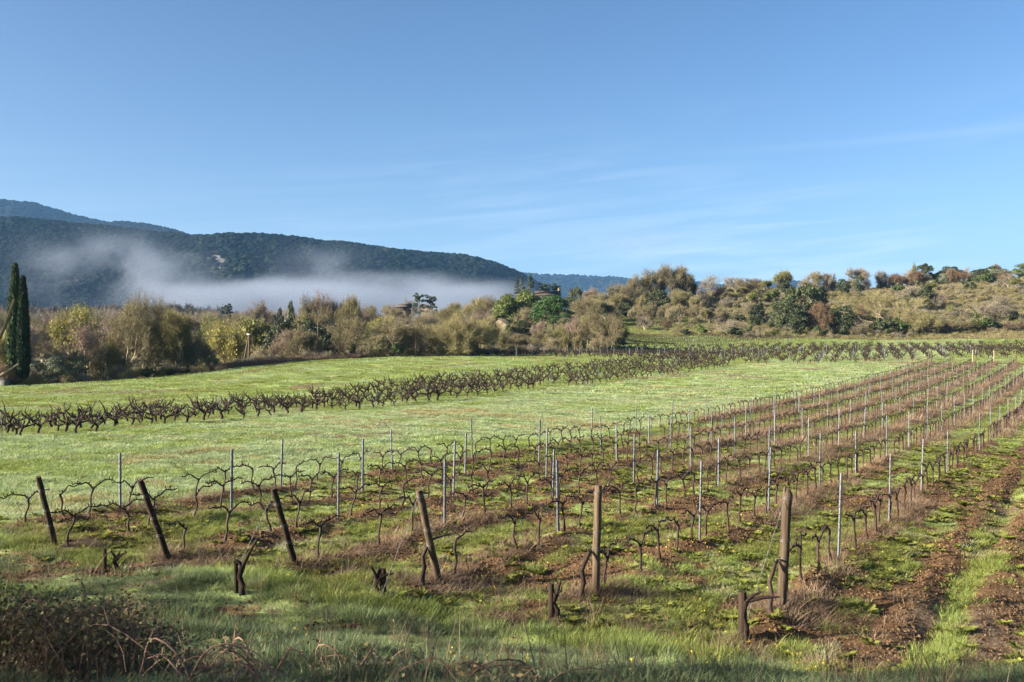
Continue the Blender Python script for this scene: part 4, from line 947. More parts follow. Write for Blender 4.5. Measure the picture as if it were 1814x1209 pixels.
T('holm', 1494, 302, 494, 27, 'dark green domed shrub tree on the skyline', 0)
T('tall', 1527, 316, 474, 44, 'grey-green bare tree right of the dark domed shrub', 0)
T('holm', 1521, 310, 487, 18, 'dark holly bush inside the grey-green bare tree', 1)
T('greybare', 1562, 320, 480, 34, 'fan of grey bare stems on the skyline', 1)
T('rust', 1588, 318, 484, 34, 'rust-brown leafy tree on the skyline', 0)
T('greybare', 1606, 322, 477, 28, 'thin grey bare tree behind the rust-brown one', 0)
T('lime', 1619, 330, 466, 12, 'small light green sapling sticking up from the skyline', 1)
T('holm', 1634, 322, 467, 36, 'dark evergreen oak at the highest group of the skyline', 1)
T('rust', 1622, 314, 480, 40, 'brown bare undergrowth in front of the highest dark oak', 1)
T('holm', 1665, 322, 481, 34, 'low dark evergreen right of the highest dark oak', 0)
T('holm', 1684, 324, 472, 38, 'broad grey-green evergreen behind the rusty birch', 0)
T('rust', 1688, 316, 476, 26, 'rusty bare birch in front of the broad grey-green evergreen', 0)
T('greybare', 1710, 322, 473, 22, 'reddish-grey bare tree at the right of the rusty birch', 0)
T('holm', 1735, 318, 477, 36, 'dark evergreen at the left of the long skyline thicket', 1)
T('holm', 1754, 322, 472, 36, 'evergreen with a brown top in the middle of the long skyline thicket', 0)
T('olive', 1772, 316, 476, 54, 'grey-green wide tree at the right of the long skyline thicket', 0)
T('rust', 1765, 326, 468, 24, 'rust-coloured crown above the long skyline thicket', 1)
T('pinelight', 1812, 318, 466, 30, 'green pine at the right edge of the skyline', 1)
T('greenbush', 1800, 312, 490, 22, 'dark green shrub left of the right-edge pine', 1)
T('olive', 1738, 312, 488, 30, 'pale green-grey bush below the long skyline thicket', 1)
# --- slope and foot of the right hill
T('holm', 1418, 246, 503, 78, 'largest dark holm oak on the right hill', 1)
T('holm', 1390, 242, 533, 46, 'left lobe holm oak at the foot of the largest one', 0)
T('holmtall', 1414, 232, 548, 36, 'grey-green holm oak standing in front of the largest one', 0)
T('holm', 1452, 252, 523, 30, 'dark holm oak on the right shoulder of the largest one', 0)
T('rust', 1452, 232, 536, 38, 'reddish bare tree with ivy on its trunk among the holm oaks', 1)
T('greenbush', 1450, 230, 575, 16, 'ivy bush on the trunk of the reddish bare tree', 1)
T('holm', 1492, 232, 541, 44, 'pointed dark holm oak right of the reddish bare tree', 0)
T('holm', 1474, 240, 546, 26, 'dark small holm oak behind the pointed one', 1)
T('spread', 1570, 240, 517, 150, 'huge spreading bare tree with lichen-pale limbs on the slope', 0)
T('greenbush', 1562, 231, 562, 44, 'dark green thicket at the left foot of the huge spreading tree', 0)
T('greenbush', 1593, 231, 560, 36, 'ivy thicket at the right foot of the huge spreading tree', 1)
T('greenbush', 1625, 229, 575, 26, 'dark bush right of the ivy thicket', 0)
T('holmtall', 1641, 262, 503, 24, 'narrow dark evergreen high on the slope', 0)
T('greenbush', 1612, 258, 517, 18, 'round dark shrub left of the narrow dark evergreen', 0)
T('greybare', 1660, 262, 516, 36, 'pale grey bare tree right of the narrow dark evergreen', 1)
T('vase', 1640, 230, 552, 60, 'pale green arching bare tree at the foot of the slope', 1)
T('vase', 1680, 230, 562, 70, 'brown arching thicket at the foot of the slope', 0)
T('deadivy', 1727, 236, 524, 70, 'half-dead tree with ivy on its upright limbs on the right slope', 0)
T('limebush', 1724, 229, 567, 40, 'yellowish bush at the foot of the half-dead ivy tree', 0)
T('greenbush', 1752, 228, 560, 36, 'dark green thicket right of the half-dead ivy tree', 1)
T('greybare', 1765, 238, 523, 72, 'wide grey bare tree on the right slope', 0)
T('greenbush', 1794, 234, 547, 32, 'darkest evergreen bush near the right edge', 0)
T('brownbush', 1790, 228, 572, 50, 'brown bush with a rusty tint at the right edge of the slope', 1)
T('greenbush', 1252, 272, 551, 23, 'round grey-green shrub right of the hillside vineyard', 0)
T('holmtall', 1337, 246, 540, 22, 'narrow dark shrub tree on the bare slope', 0)
T('holmtall', 1346, 252, 534, 16, 'upper dark shrub behind the narrow dark shrub tree', 0)
T('ivyoak', 1298, 232, 566, 50, 'stubby many-limbed tree at the foot of the slope', 1)
T('greenbush', 1298, 231, 578, 34, 'dark undergrowth around the stubby many-limbed tree', 0)
T('greenbush', 1327, 230, 573, 16, 'dark green ivy pillar right of the stubby tree', 1)
T('greenbush', 1241, 238, 573, 22, 'grey-green upright shrub clump left of the stubby tree', 1)
T('greenbush', 1214, 240, 582, 18, 'low dark hedge bush left of the upright shrub clump', 0)
T('greenbush', 1352, 230, 588, 18, 'low dark green bush left of the bright green one', 0)
T('limebush', 1372, 230, 582, 22, 'bright green bush at the foot of the largest holm oak', 0)
T('greenbush', 1376, 262, 524, 14, 'small dark shrub on the bare slope top', 0)
T('brownbush', 1178, 258, 566, 28, 'brown bush with a dark sapling below the hillside vineyard', 1)
T('holmtall', 1178, 259, 562, 7, 'thin dark sapling in the brown bush below the hillside vineyard', 0)
T('brownbush', 1520, 230, 575, 36, 'dark brown scrub between the pointed holm oak and the huge tree', 0)
T('brownbush', 1660, 231, 578, 44, 'dark stemmed scrub under the arching thicket', 2)
T('greybare', 1142, 252, 560, 40, 'thin grey bare tree in front of the hillside vineyard', 0)

# --- roadside trees left of and behind the camera: they shade the near bank
for (x_, y_, h_, w_, kd, lab) in ((-18.5, 1.0, 13.0, 11, 'thin', 'thin grey bare tree nearest the road bank'), (-26, 5.0, 12, 10.0, 'thin', 'thin bare tree at the left end of the road bank'),
                                  (-25, -3.0, 15, 12.0, 'thin', 'tall thin bare tree along the road to the left'), (-31, 10.5, 10.5, 9, 'thin', 'thin bare tree left of the vineyard headland')):
    plant(kd, x_, y_, h_, w_, lab, 'tree', None, 0, NAMES.get(kd, 'bare_tree'))
# --- the valley wood: bare trees filling the left and the middle behind the edge
spots = []
LOOK = {'oak':'round bare brown', 'tall':'tall thin bare', 'greybare':'grey bare', 'pinkbare':'pinkish bare', 'vase':'many-stemmed bare', 'lime':'pale green leafing', 'brownbush':'brown bare'}
MARKS = [(35,'the cypresses'),(136,'the silvery olive'),(225,'the forked oak'),(320,'the dark broad oak'),(372,'the round green bush'),(440,'the leaning poles'),(505,'the dark oaks'),(563,'the power pole'),(625,'the ivied trunk'),
         (700,'the big round tree'),(755,'the farm tower'),(815,'the vase-shaped tree'),(875,'the tiled barn'),(934,'the pines'),(979,'the stone pine'),(1030,'the pink blossoms'),(1078,'the willow'),(1130,'the rusty tree'),(1180,'the crest clump'),(1258,'the ivied crest tree')]
def valley(n, px0, px1, d0, d1, top0, top1, kinds, label, group, seed):
    rn = random.Random(seed); k = 0; tries = 0
    while k < n and tries < n*30:
        tries += 1
        d = d0 + (d1-d0)*rn.random(); px = px0 + (px1-px0)*rn.random(); x, y = at_px(px, d)
        if any((x-a)**2 + (y-b)**2 < (0.022*d)**2 for a, b in spots): continue
        spots.append((x, y)); kd = rn.choice(kinds)
        t = np.interp(px, [p[0] for p in top0], [p[1] for p in top0]); t2 = np.interp(px, [p[0] for p in top1], [p[1] for p in top1])
        f = (d-d0)/(d1-d0); tp = t + (t2-t)*f + rn.uniform(-3, 7)
        z0 = hz(x, y); h = (604.5-tp)*d/F + CZ - z0; h = min(max(h, 3.0), 16.0); wd = h*rn.uniform(0.75, 1.15)
        nm = NAMES.get(kd, 'bare_tree')
        look = LOOK.get(kd, 'bare brown'); near = min(MARKS, key=lambda m_: abs(m_[0]-px))
        dep = ('in front' if f < 0.34 else 'midway back' if f < 0.67 else 'far back')
        plant(kd, x, y, h, wd, '%s %s in %s, %s near %s' % (look, 'bush' if kd == 'brownbush' else 'tree', label, dep, near[1]), 'tree', group, None, nm); k += 1
valley(66, -330, 480, 160, 300, [(-330,590),(-60,580),(480,585)], [(-330,556),(-60,553),(100,550),(300,552),(480,552)], ['oak','oak','tall','greybare','pinkbare','oak','vase','lime'],
       'the left wood', 'trees of the left valley wood', 41)
valley(54, -330, 520, 300, 430, [(-60,552),(480,552)], [(-60,545),(200,541),(350,551),(520,548)], ['oak','tall','tall','greybare','pinkbare','lime'],
       'the deep left wood', 'far trees of the left valley wood', 42)
valley(44, 490, 900, 165, 320, [(490,590),(700,580),(900,590)], [(490,552),(640,545),(900,545)], ['oak','oak','greybare','vase','tall','pinkbare'],
       'the farm wood', 'trees of the wood below the farm', 43)
valley(34, 1010, 1290, 262, 312, [(1010,560),(1120,545),(1290,540)], [(1010,527),(1060,520),(1130,505),(1180,510),(1290,508)], ['oak','oak','greybare','vase','oak'],
       'the crest belt', 'trees of the crest belt', 44)
valley(16, 860, 1090, 172, 205, [(860,598),(1090,600)], [(860,585),(1090,588)], ['vase','brownbush','brownbush','vase'],
       'the low thicket', 'thicket bushes below the stone pine', 45)
def slope_bushes(n, px0, px1, d0, d1, h0, h1, kinds, label, group, seed):
    rn = random.Random(seed); k = 0
    while k < n:
        d = d0 + (d1-d0)*rn.random(); px = px0 + (px1-px0)*rn.random(); x, y = at_px(px, d)
        if d < field_edge(px)+3: continue
        if any((x-a)**2 + (y-b)**2 < 9 for a, b in spots): k += 0.2; continue
        spots.append((x, y)); kd, look = rn.choice(kinds); h = rn.uniform(h0, h1); near = min(HILLMARKS, key=lambda m_: abs(m_[0]-px)); nm = NAMES.get(kd, 'bare_tree')
        plant(kd, x, y, h, h*rn.uniform(1.0, 1.6), '%s %s, %s %s' % (look, label, 'just below' if d < 300 else 'on the skyline by', near[1]), 'shrub' if nm == 'shrub' else 'tree', group, None, nm); k += 1
HILLMARKS = [(1306,'the broken oak'),(1392,'the rounded pale green tree'),(1444,'the tall tan tree'),(1494,'the domed shrub'),(1527,'the grey-green bare tree'),(1588,'the rust-brown tree'),(1634,'the highest dark oak'),(1690,'the rusty birch'),(1750,'the long skyline thicket'),(1810,'the right-edge pine')]
slope_bushes(30, 1285, 1840, 312, 328, 2.0, 4.2, [('brownbush','brown bare'),('greenbush','dark green'),('greybare','thin grey'),('olive','grey-green'),('brownbush','brown bare')], 'low growth', 'low growth along the hill crest', 51)
slope_bushes(38, 1290, 1840, 236, 308, 1.8, 4.6, [('brownbush','brown bare'),('greenbush','dark green'),('olive','grey-green'),('limebush','olive-green'),('greybare','grey bare'),('oak','bare brown')], 'slope bush', 'bushes on the right hill slope', 52)
# --- scrub at the foot of the wood edge and on the bare right slope (too many to count)
scr_p = [proto('scrub_tuft', bush(40+k, 'leaf_ivy', twig=t_, leaves=False, ntw=2200)['crown']) for k, t_ in enumerate(('twig_brown', 'twig_olive', 'twig_grey'))]
n = 9000; px = NR.random(n)*(2250-1190)+1190; d = 226 + NR.random(n)*110; X, Y = (px-907)/F*d, d
keep = (Y > field_edge(px)+1.5) & (NR.random(n) < 0.22+0.9*np.clip((fbm(X*0.06, Y*0.06, 111)-0.45)*4, 0, 1)); X, Y = X[keep], Y[keep]; k = (0.5+1.3*NR.random(len(X))**2)*np.where(d[keep] > 300, 0.55, 1.0)
scatter('slope_scrub', np.stack([X, Y, height(X, Y)-0.1], 1), scr_p, 'brown bare scrub covering the right hill slope', scl=np.stack([k*1.5, k*1.5, k*1.1], 1))
X, Y = sample_fan(60000, 226, 345, 0.62); px = 907+F*X/Y
keep = (px > 1120) & (Y > field_edge(px)) & (NR.random(len(X)) < 0.55); X, Y = X[keep], Y[keep]; k = 0.7+0.9*NR.random(len(X))
scatter('slope_grass', np.stack([X, Y, height(X, Y)-0.05], 1), [proto('slope_tuft', blades(90, 0.42, 0.30, 0.016, MAT['slopegrass'], 155+k_, 0.4, 1, 0.8)) for k_ in range(3)], 'rough tawny grass on the right hill slope', scl=np.stack([k*2.2, k*2.2, k*1.8], 1), tilt=0.3)
n = 800; px = NR.random(n)*1300-250; d = field_edge(px)+NR.random(n)**1.5*26; X, Y = (px-907)/F*d, d
keep = NR.random(n) < np.where(px < 1000, 0.9, 0.0); X, Y = X[keep], Y[keep]; k = 0.4+1.1*NR.random(len(X))
scatter('edge_scrub', np.stack([X, Y, height(X, Y)-0.1], 1), scr_p, 'brown brushwood along the foot of the wood', scl=np.stack([k*1.6, k*1.6, k*1.2], 1))
n = 2600; px = 385+NR.random(n)*250; d = field_edge(px)-1+NR.random(n)*6; X, Y = (px-907)/F*d, d; k = 0.8+0.7*NR.random(n)
scatter('bank_reeds', np.stack([X, Y, height(X, Y)-0.05], 1), dryf_p, 'tall dry grass on the bank below the poles', scl=np.stack([k*1.2, k*1.2, k*3.2], 1))
# --- far woods and hill scrub
far_w = [proto('wood_crown', bush(20+k, 'leaf_ivy', twig='wood_far', leaves=False, ntw=650, tl=0.30, twd=0.035)['crown']) for k in range(4)]
n = 5200; px = NR.random(n)*1500-450; d = 330 + NR.random(n)**0.8*620; X, Y = (px-907)/F*d, d
keep = (px < 560) | ((d > 420) & (px < 1050)); X, Y, d = X[keep], Y[keep], d[keep]; k = 5.5+4.5*NR.random(len(X))
scatter('distant_wood', np.stack([X, Y, base_z(X, Y)-0.6], 1), far_w, 'blue-brown distant wood at the foot of the hills', scl=np.stack([k*0.75, k*0.75, k], 1))
def blob_crown(seed):
    r = np.random.default_rng(seed); bm = bmesh.new()
    for (c, q_) in (((0,0,.42), .46), ((.30,.12,.34), .33), ((-.26,.20,.30), .34), ((.02,-.30,.33), .31)):
        n0 = len(bm.verts); bmesh.ops.create_icosphere(bm, subdivisions=2, radius=1.0); bm.verts.ensure_lookup_table()
        for v in bm.verts[n0:]:
            k = q_*(0.86+0.32*r.random()); v.co = mathutils.Vector(c) + mathutils.Vector((v.co.x*k, v.co.y*k, v.co.z*k*0.88))
    me = bpy.data.meshes.new('scrub_crown'); bm.to_mesh(me); bm.free(); me.materials.append(MAT['scrub'])
    return me
scrub_p = [proto('scrub_crown', blob_crown(300+k)) for k in range(4)]
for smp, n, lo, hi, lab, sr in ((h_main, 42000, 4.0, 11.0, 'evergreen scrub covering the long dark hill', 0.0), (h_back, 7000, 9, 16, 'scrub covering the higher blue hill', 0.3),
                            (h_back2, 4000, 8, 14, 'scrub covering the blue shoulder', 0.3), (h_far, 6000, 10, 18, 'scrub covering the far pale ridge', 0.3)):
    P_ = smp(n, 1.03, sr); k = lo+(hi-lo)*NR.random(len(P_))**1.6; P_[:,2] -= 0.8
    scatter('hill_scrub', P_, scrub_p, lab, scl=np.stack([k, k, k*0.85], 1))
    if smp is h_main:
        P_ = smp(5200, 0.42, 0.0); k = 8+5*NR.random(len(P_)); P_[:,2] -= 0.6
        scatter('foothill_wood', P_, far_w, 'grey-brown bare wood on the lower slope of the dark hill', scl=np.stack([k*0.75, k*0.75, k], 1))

# ------------------------------------------------------------------ farm buildings, poles, small structures
MAT['wall'] = solid_mat('ochre_stone_wall', [(0.3, (0.11, 0.092, 0.068)), (0.7, (0.19, 0.16, 0.115))], 1.2, 0.95, 0.1)
MAT['tiles'] = solid_mat('old_roof_tiles', [(0.3, (0.034, 0.028, 0.024)), (0.55, (0.062, 0.051, 0.042)), (0.75, (0.10, 0.083, 0.066))], 2.2, 0.95, 0.1, stretch=(3.0, 0.7, 1))
MAT['dark'] = solid_mat('dark_window', [(0.3, (0.02, 0.02, 0.022)), (0.7, (0.04, 0.04, 0.045))], 3, 0.3, 0.5)
MAT['concrete'] = solid_mat('old_concrete', [(0.3, (0.06, 0.06, 0.058)), (0.7, (0.11, 0.108, 0.10))], 4, 0.95, 0.1)
MAT['white'] = solid_mat('white_paint', [(0.3, (0.34, 0.34, 0.33)), (0.7, (0.46, 0.46, 0.44))], 4, 0.6, 0.3)
MAT['cable'] = solid_mat('black_cable', [(0.3, (0.015, 0.015, 0.017)), (0.7, (0.03, 0.03, 0.03))], 4, 0.6, 0.3)
def zpx(py, d): return (604.5-py)*d/F + CZ
def house(px, d, W, Dp, eave, ridge, base, rz, label, name='farmhouse', wins=(), chim=None, mono=False, over=0.2):
    x, y = at_px(px, d); ze, zr = zpx(eave, d), zpx(ridge, d); z0 = hz(x, y)-0.6
    o = empty(name, (x, y, z0), rz); tag(o, label, 'house')
    h, r_ = ze-z0, zr-z0; m = MB()
    a, b_ = W/2, Dp/2
    if mono: Vv = [(-a,-b_,0),(a,-b_,0),(a,b_,0),(-a,b_,0),(-a,-b_,h),(a,-b_,h),(a,b_,r_),(-a,b_,r_)]; m.add(Vv, [(0,1,5,4),(1,2,6,5),(2,3,7,6),(3,0,4,7)])
    else:
        m.add([(-a,-b_,0),(a,-b_,0),(a,b_,0),(-a,b_,0),(-a,-b_,h),(a,-b_,h),(a,b_,h),(-a,b_,h)], [(0,1,5,4),(2,3,7,6)])
        m.add([(-a,-b_,0),(-a,b_,0),(-a,b_,h),(-a,0,r_-0.05),(-a,-b_,h)], [(4,3,2,1,0)]); m.add([(a,-b_,0),(a,b_,0),(a,b_,h),(a,0,r_-0.05),(a,-b_,h)], [(0,1,2,3,4)])
    obj('wall', m.mesh('wall', MAT['wall']), o)
    m = MB(); th_ = 0.16; sl = (r_-h)/(b_*(2 if mono else 1)); e = over; A_ = a+over
    def slab(y0, z0_, y1, z1_):
        m.add([(-A_,y0,z0_),(A_,y0,z0_),(A_,y1,z1_),(-A_,y1,z1_),(-A_,y0,z0_+th_),(A_,y0,z0_+th_),(A_,y1,z1_+th_),(-A_,y1,z1_+th_)], [(0,3,2,1),(4,5,6,7),(0,1,5,4),(1,2,6,5),(2,3,7,6),(3,0,4,7)])
    if mono: slab(-b_-e, h-sl*e+0.01, b_+e, r_+sl*e+0.01)
    else: slab(-b_-e, h-sl*e+0.01, -0.002, r_+0.01); slab(b_+e, h-sl*e+0.01, 0.002, r_+0.01)
    ro = obj('roof', m.mesh('roof', MAT['tiles']), o)
    if chim:
        for cx in chim:
            m = MB(); m.box((cx, b_*0.25, r_+0.35), (0.8, 0.6, 1.3)); m.box((cx, b_*0.25, r_+1.05), (0.95, 0.75, 0.12)); obj('chimney', m.mesh('chimney', MAT['wall']), ro)
    for (wx, wz) in wins:
        m = MB(); m.box((wx, -b_-0.02, h-wz), (0.9, 0.10, 1.2)); wo = obj('window', m.mesh('window', MAT['dark']), o)
        m = MB(); m.box((wx, -b_-0.06, h-wz-0.66), (1.1, 0.16, 0.10)); obj('sill', m.mesh('sill', MAT['concrete']), wo)
    return o
house(717, 335, 4.4, 5, 545, 539.5, 556, 0.12, 'long pale farmhouse with a low tiled roof beside the flat-topped pines', wins=((-1.2, 1.2), (1.3, 1.2)))
house(703, 328, 7.0, 5, 550.5, 545, 560, -0.15, 'low farm outbuilding with a tiled roof in front of the long farmhouse', 'farm_outbuilding')
house(755, 330, 6, 3.2, 545.5, 540.5, 560, 1.45, 'square farm tower house with a sunlit gable under the flat-topped pines', 'tower_house', wins=())
house(872, 228, 5.4, 6.5, 575, 563, 590, 1.15, 'tiled barn with its roof slope facing left, above the thicket', 'barn', mono=False, chim=None)
house(890, 222, 4.0, 5.0, 577, 566, 590, 1.10, 'lower tiled lean-to against the right side of the barn', 'barn_annex')
house(970, 303, 7.4, 5, 524, 517, 535, 0.05, 'long tiled farmhouse behind the stone pine below the cedars', wins=((-2.5, 1.3), (0.2, 1.3), (2.8, 1.3)), chim=(3.6,))
x, y = at_px(853, 224); m = MB(); z0 = zpx(585, 224); z1 = zpx(560, 224)
m.box((0,0,(z1-z0)/2), (0.75, 0.6, z1-z0)); m.box((0,0,z1-z0-0.1), (0.95, 0.8, 0.14))
tag(obj('chimney_stack', m.mesh('chimney_stack', MAT['wall']), None, (x, y, z0)), 'pale square chimney stack left of the tiled barn roofs', 'chimney')
x, y = at_px(9, 115.5); m = MB(); m.box((0,0,0.42), (0.9, 0.8, 1.0)); m.box((0,0,0.97), (1.0, 0.9, 0.09))
tag(obj('concrete_block', m.mesh('concrete_block', MAT['concrete']), None, (x, y, hz(x, y)-0.05)), 'small grey concrete block at the left foot of the tall cypress', 'block')

def gp(px, py, lo=5.5, hi=230):
    """ground point seen at a photo pixel (first hit walking outward)"""
    v = (px-907)/F; d = np.geomspace(lo, hi, 900); z = height(v*d, d); yy = 604.5 - (z-CZ)*F/d
    k = np.argmax(yy <= py); k = max(k, 1); f = (yy[k-1]-py)/max(yy[k-1]-yy[k], 1e-6); dd = d[k-1] + (d[k]-d[k-1])*min(max(f, 0), 1)
    return v*dd, dd
def pole_at(px, py_base_d, top, r0, r1, label, lean=0.0, name='utility_pole'):
    x, y = at_px(px, py_base_d); z0 = hz(x, y); h = zpx(top, y)-z0
    o = empty(name, (x, y, z0)); tag(o, label, 'pole')
    m = MB(); m.tube([(0,0,-0.3),(lean*0.5,0,h*0.5),(lean,0,h)], [r0, (r0+r1)/2, r1], 8); obj('shaft', m.mesh('shaft', MAT['post'], True), o)
    return o, h
pa, ha = pole_at(440, 141, 594, 0.15, 0.11, 'pair of wooden poles leaning together into a tall A with a white top', 0.12, 'twin_pole')
m = MB(); m.tube([(-0.85, 0.1, -0.3), (0.02, 0.02, ha-0.15)], [0.15, 0.10], 8); obj('leaning_strut', m.mesh('leaning_strut', MAT['post'], True), pa)
m = MB(); m.box((0.10,0,ha+0.10), (0.6, 0.2, 0.18)); obj('insulator_bar', m.mesh('insulator_bar', MAT['white']), pa)
pb, hb = pole_at(563.5, 143, 570, 0.15, 0.10, 'single tall wooden power pole with a white base in front of the bare trees')
m = MB(); m.tube([(0,0,-0.05),(0,0,0.25),(0,0,0.75)], [0.30, 0.26, 0.17], 8); m.box((0.12,-0.1,0.25), (0.35, 0.3, 0.55)); obj('white_base', m.mesh('white_base', MAT['white']), pb)
pc, hc = pole_at(737, 147, 590, 0.10, 0.08, 'thin grey pole in front of the big round brown tree')
def cable(p, q_, sag, r, label):
    p = np.array(p); q_ = np.array(q_); t = np.linspace(0, 1, 18)[:,None]; P_ = p+(q_-p)*t; P_[:,2] -= sag*4*(t[:,0]*(1-t[:,0]))
    m = MB(); m.tube(P_, r, 4); tag(obj('power_cable', m.mesh('power_cable', MAT['cable'])), label, 'cable')
ptA = np.array(pa.location)+[0.12,0,ha]; ptB = np.array(pb.location)+[0,0,hb-0.15]; ptC = np.array(pc.location)+[0,0,hc-0.1]
cable(ptA, ptB-[0,0,1.2], 0.5, 0.03, 'sagging cable from the leaning pole pair to the single power pole')
cable(ptB, ptC, 0.3, 0.03, 'upper cable from the single power pole to the thin grey pole')
cable(ptB-[0,0,2.9], ptC-[0,0,1.5], 0.2, 0.03, 'lower cable from the single power pole to the thin grey pole')
xx = at_px(-160, 132); cable(ptA, (xx[0], xx[1], zpx(560, 132)), 1.2, 0.03, 'long cable running left from the leaning pole pair behind the cypresses')

# ------------------------------------------------------------------ trellised rows: end posts, steel stakes, wires, vines
ORD = 'first second third fourth fifth sixth seventh eighth ninth tenth eleventh twelfth thirteenth fourteenth fifteenth sixteenth seventeenth eighteenth nineteenth twentieth'.split()
TENS = {20:'twenty', 30:'thirty', 40:'forty', 50:'fifty', 60:'sixty', 70:'seventy', 80:'eighty', 90:'ninety'}
def ordw(n):
    if n <= 20: return ORD[n-1]
    if n % 10 == 0: return TENS[n][:-1]+'ieth' if n < 100 else str(n)+'th'
    return TENS[n//10*10]+'-'+ORD[n % 10-1]
ROWNAME = ['thick split post', 'upright round post', 'lashed leaning post', 'steeply leaning dark post', 'longest leaning post', 'leftmost leaning post', 'back meadow edge']
POSTS = [ # base px, base py, top px, top py, radius, material, label
    (1383, 1090, 1396, 868, 0.070, 'post', 'thickest end post with a split top and a slanting guy wire beside the bare soil'),
    (1055, 1058, 1060, 860, 0.060, 'post', 'upright round wooden end post with a thick vine leaning on it'),
    (776, 1036, 742, 868, 0.060, 'post', 'brown end post leaning left with wire lashed near its top'),
    (523, 1010, 484, 866, 0.056, 'post_dark', 'dark end post steeply leaning left out of a brown grass tuft'),
    (298, 993, 248, 851, 0.056, 'post_dark', 'longest dark end post leaning left between two grey stakes'),
    (98, 972, 68, 845, 0.053, 'post_dark', 'leftmost dark end post leaning left with a white rope at its foot')]
rn = random.Random(5)
for i, (bx, by, tx, ty, rad, mt, lab) in enumerate(POSTS):
    X0, Y0 = xy(ROWQ[i], ROWT0[i]); z0 = hz(X0, Y0); vt = (tx-907)/F
    if i >= 2: L = (X0 - vt*Y0)/(SA - CA*vt); dx, dy = -SA*L, -CA*L
    else: dx, dy = vt*Y0 - X0, 0.0
    h = (604.5-ty)*(Y0+dy)/F + CZ - z0
    o = empty('end_post', (X0, Y0, z0)); tag(o, lab, 'post', 'wooden end posts of the trellis rows')
    def at(f, ox=0, oy=0): return np.array([dx*f+ox, dy*f+oy, h*f])
    m = MB(); n = 9; P_ = [at(f)+np.array([rn.gauss(0,.004), rn.gauss(0,.004), 0]) for f in (-0.12, 0, .12, .25, .4, .55, .7, .85, .96, 1.0)]
    rr_ = [rad*k for k in (1.08, 1.06, 1.03, 1.0, 1.0, .98, .98, .97, .96, .88 if i else .55)]
    m.tube(P_, rr_, 12, wob=0.05, rnd=rn)
    if i == 0: m.tube([at(.86, -.03), at(.98, -.045), at(1.03, -.05)], [rad*.55, rad*.42, rad*.2], 7, wob=.15, rnd=rn)
    obj('shaft', m.mesh('shaft', MAT[mt], True), o)
    for f in ((.93, .56, .40) if i < 3 else (.80, .52, .30)):
        m = MB()
        for e in range(3):
            a = np.linspace(0, 6.3, 15); c = at(f + 0.007*e)
            m.tube(np.stack([c[0]+np.cos(a)*(rad*1.04+.004), c[1]+np.sin(a)*(rad*1.04+.004), c[2]+0.012*np.sin(a*1+e)], 1), 0.0020, 4)
        obj('wire_band', m.mesh('wire_band', MAT['wire'], True), o)
    # guy wire twisted down to its anchor in front of the post
    if i in (0, 2, 3, 5):
        gl = {0:0.95, 2:1.55, 3:1.5, 5:1.3}[i]; ax_, ay_ = -SA*gl + (0.0 if i else -0.25), -CA*gl; az_ = hz(X0+ax_, Y0+ay_) - z0
        p0 = at(.91, -rad*.8, -rad*.8); p1 = np.array([ax_, ay_, az_]); t = np.linspace(0, 1, 40)
        m = MB()
        for ph_ in (0, math.pi):
            P_ = p0 + (p1-p0)*t[:,None]; P_[:,0] += 0.006*np.cos(t*60+ph_); P_[:,2] += 0.006*np.sin(t*60+ph_); m.tube(P_, 0.0024, 4)
        obj('guy_wire', m.mesh('guy_wire', MAT['wire'], True), o)
# far ends of the rows
FARL = {6:'dark wooden post ending the meadow-side row at its far end', 5:'dark wooden far end post, second from the meadow', 4:'pale bleached far end post on the left of the two pale ones',
        3:'pale bleached far end post on the right of the two pale ones', 2:'dark wooden far end post next to the right frame edge'}
for i, lab in FARL.items():
    X0, Y0 = xy(ROWQ[i], T_FAR); m = MB(); m.tube([(0,0,-0.1),(0.01,0,0.8),(0,0,1.72)], [0.09,0.085,0.08], 8)
    tag(obj('far_end_post', m.mesh('far_end_post', MAT['post_pale' if i in (3,4) else 'post'], True), None, (X0, Y0, hz(X0, Y0))), lab, 'post', 'far end posts of the trellis rows')
# steel stakes: folded profile with hook notches
def stake_mesh(h):
    m = MB(); w_, d_, t_ = 0.052, 0.030, 0.004
    prof = [(-w_/2, d_/2), (-w_/2+0.008, d_/2), (-w_/2+0.008, -d_/2+t_), (w_/2-0.008, -d_/2+t_), (w_/2-0.008, d_/2), (w_/2, d_/2), (w_/2, -d_/2), (-w_/2, -d_/2)]
    n = len(prof); V_ = [(x_, y_, z_) for z_ in (-0.15, h) for x_, y_ in prof]
    m.add(V_, [(k, (k+1) % n, n+(k+1) % n, n+k) for k in range(n)]); m.add([V_[n+k] for k in range(n)], [(0,1,2,7),(2,3,6,7),(3,4,5,6)])
    for z_ in np.arange(0.35, h-0.05, 0.14):
        for s_ in (-1, 1): m.box((s_*(w_/2+0.004), 0.004, z_), (0.008, 0.012, 0.02))
    return m.mesh('steel_stake', MAT['steel'])
SM = [stake_mesh(h) for h in (1.36, 1.44, 1.52, 1.30)]
ST0 = [18.56, 18.33, 17.55, 17.27, 16.76, 16.28, 15.78]; TILT = [0.03, 0.035, 0.03, 0.03, 0.02, 0.02, 0.02]
rowang = math.atan2(CA, SA)
stakes = {}
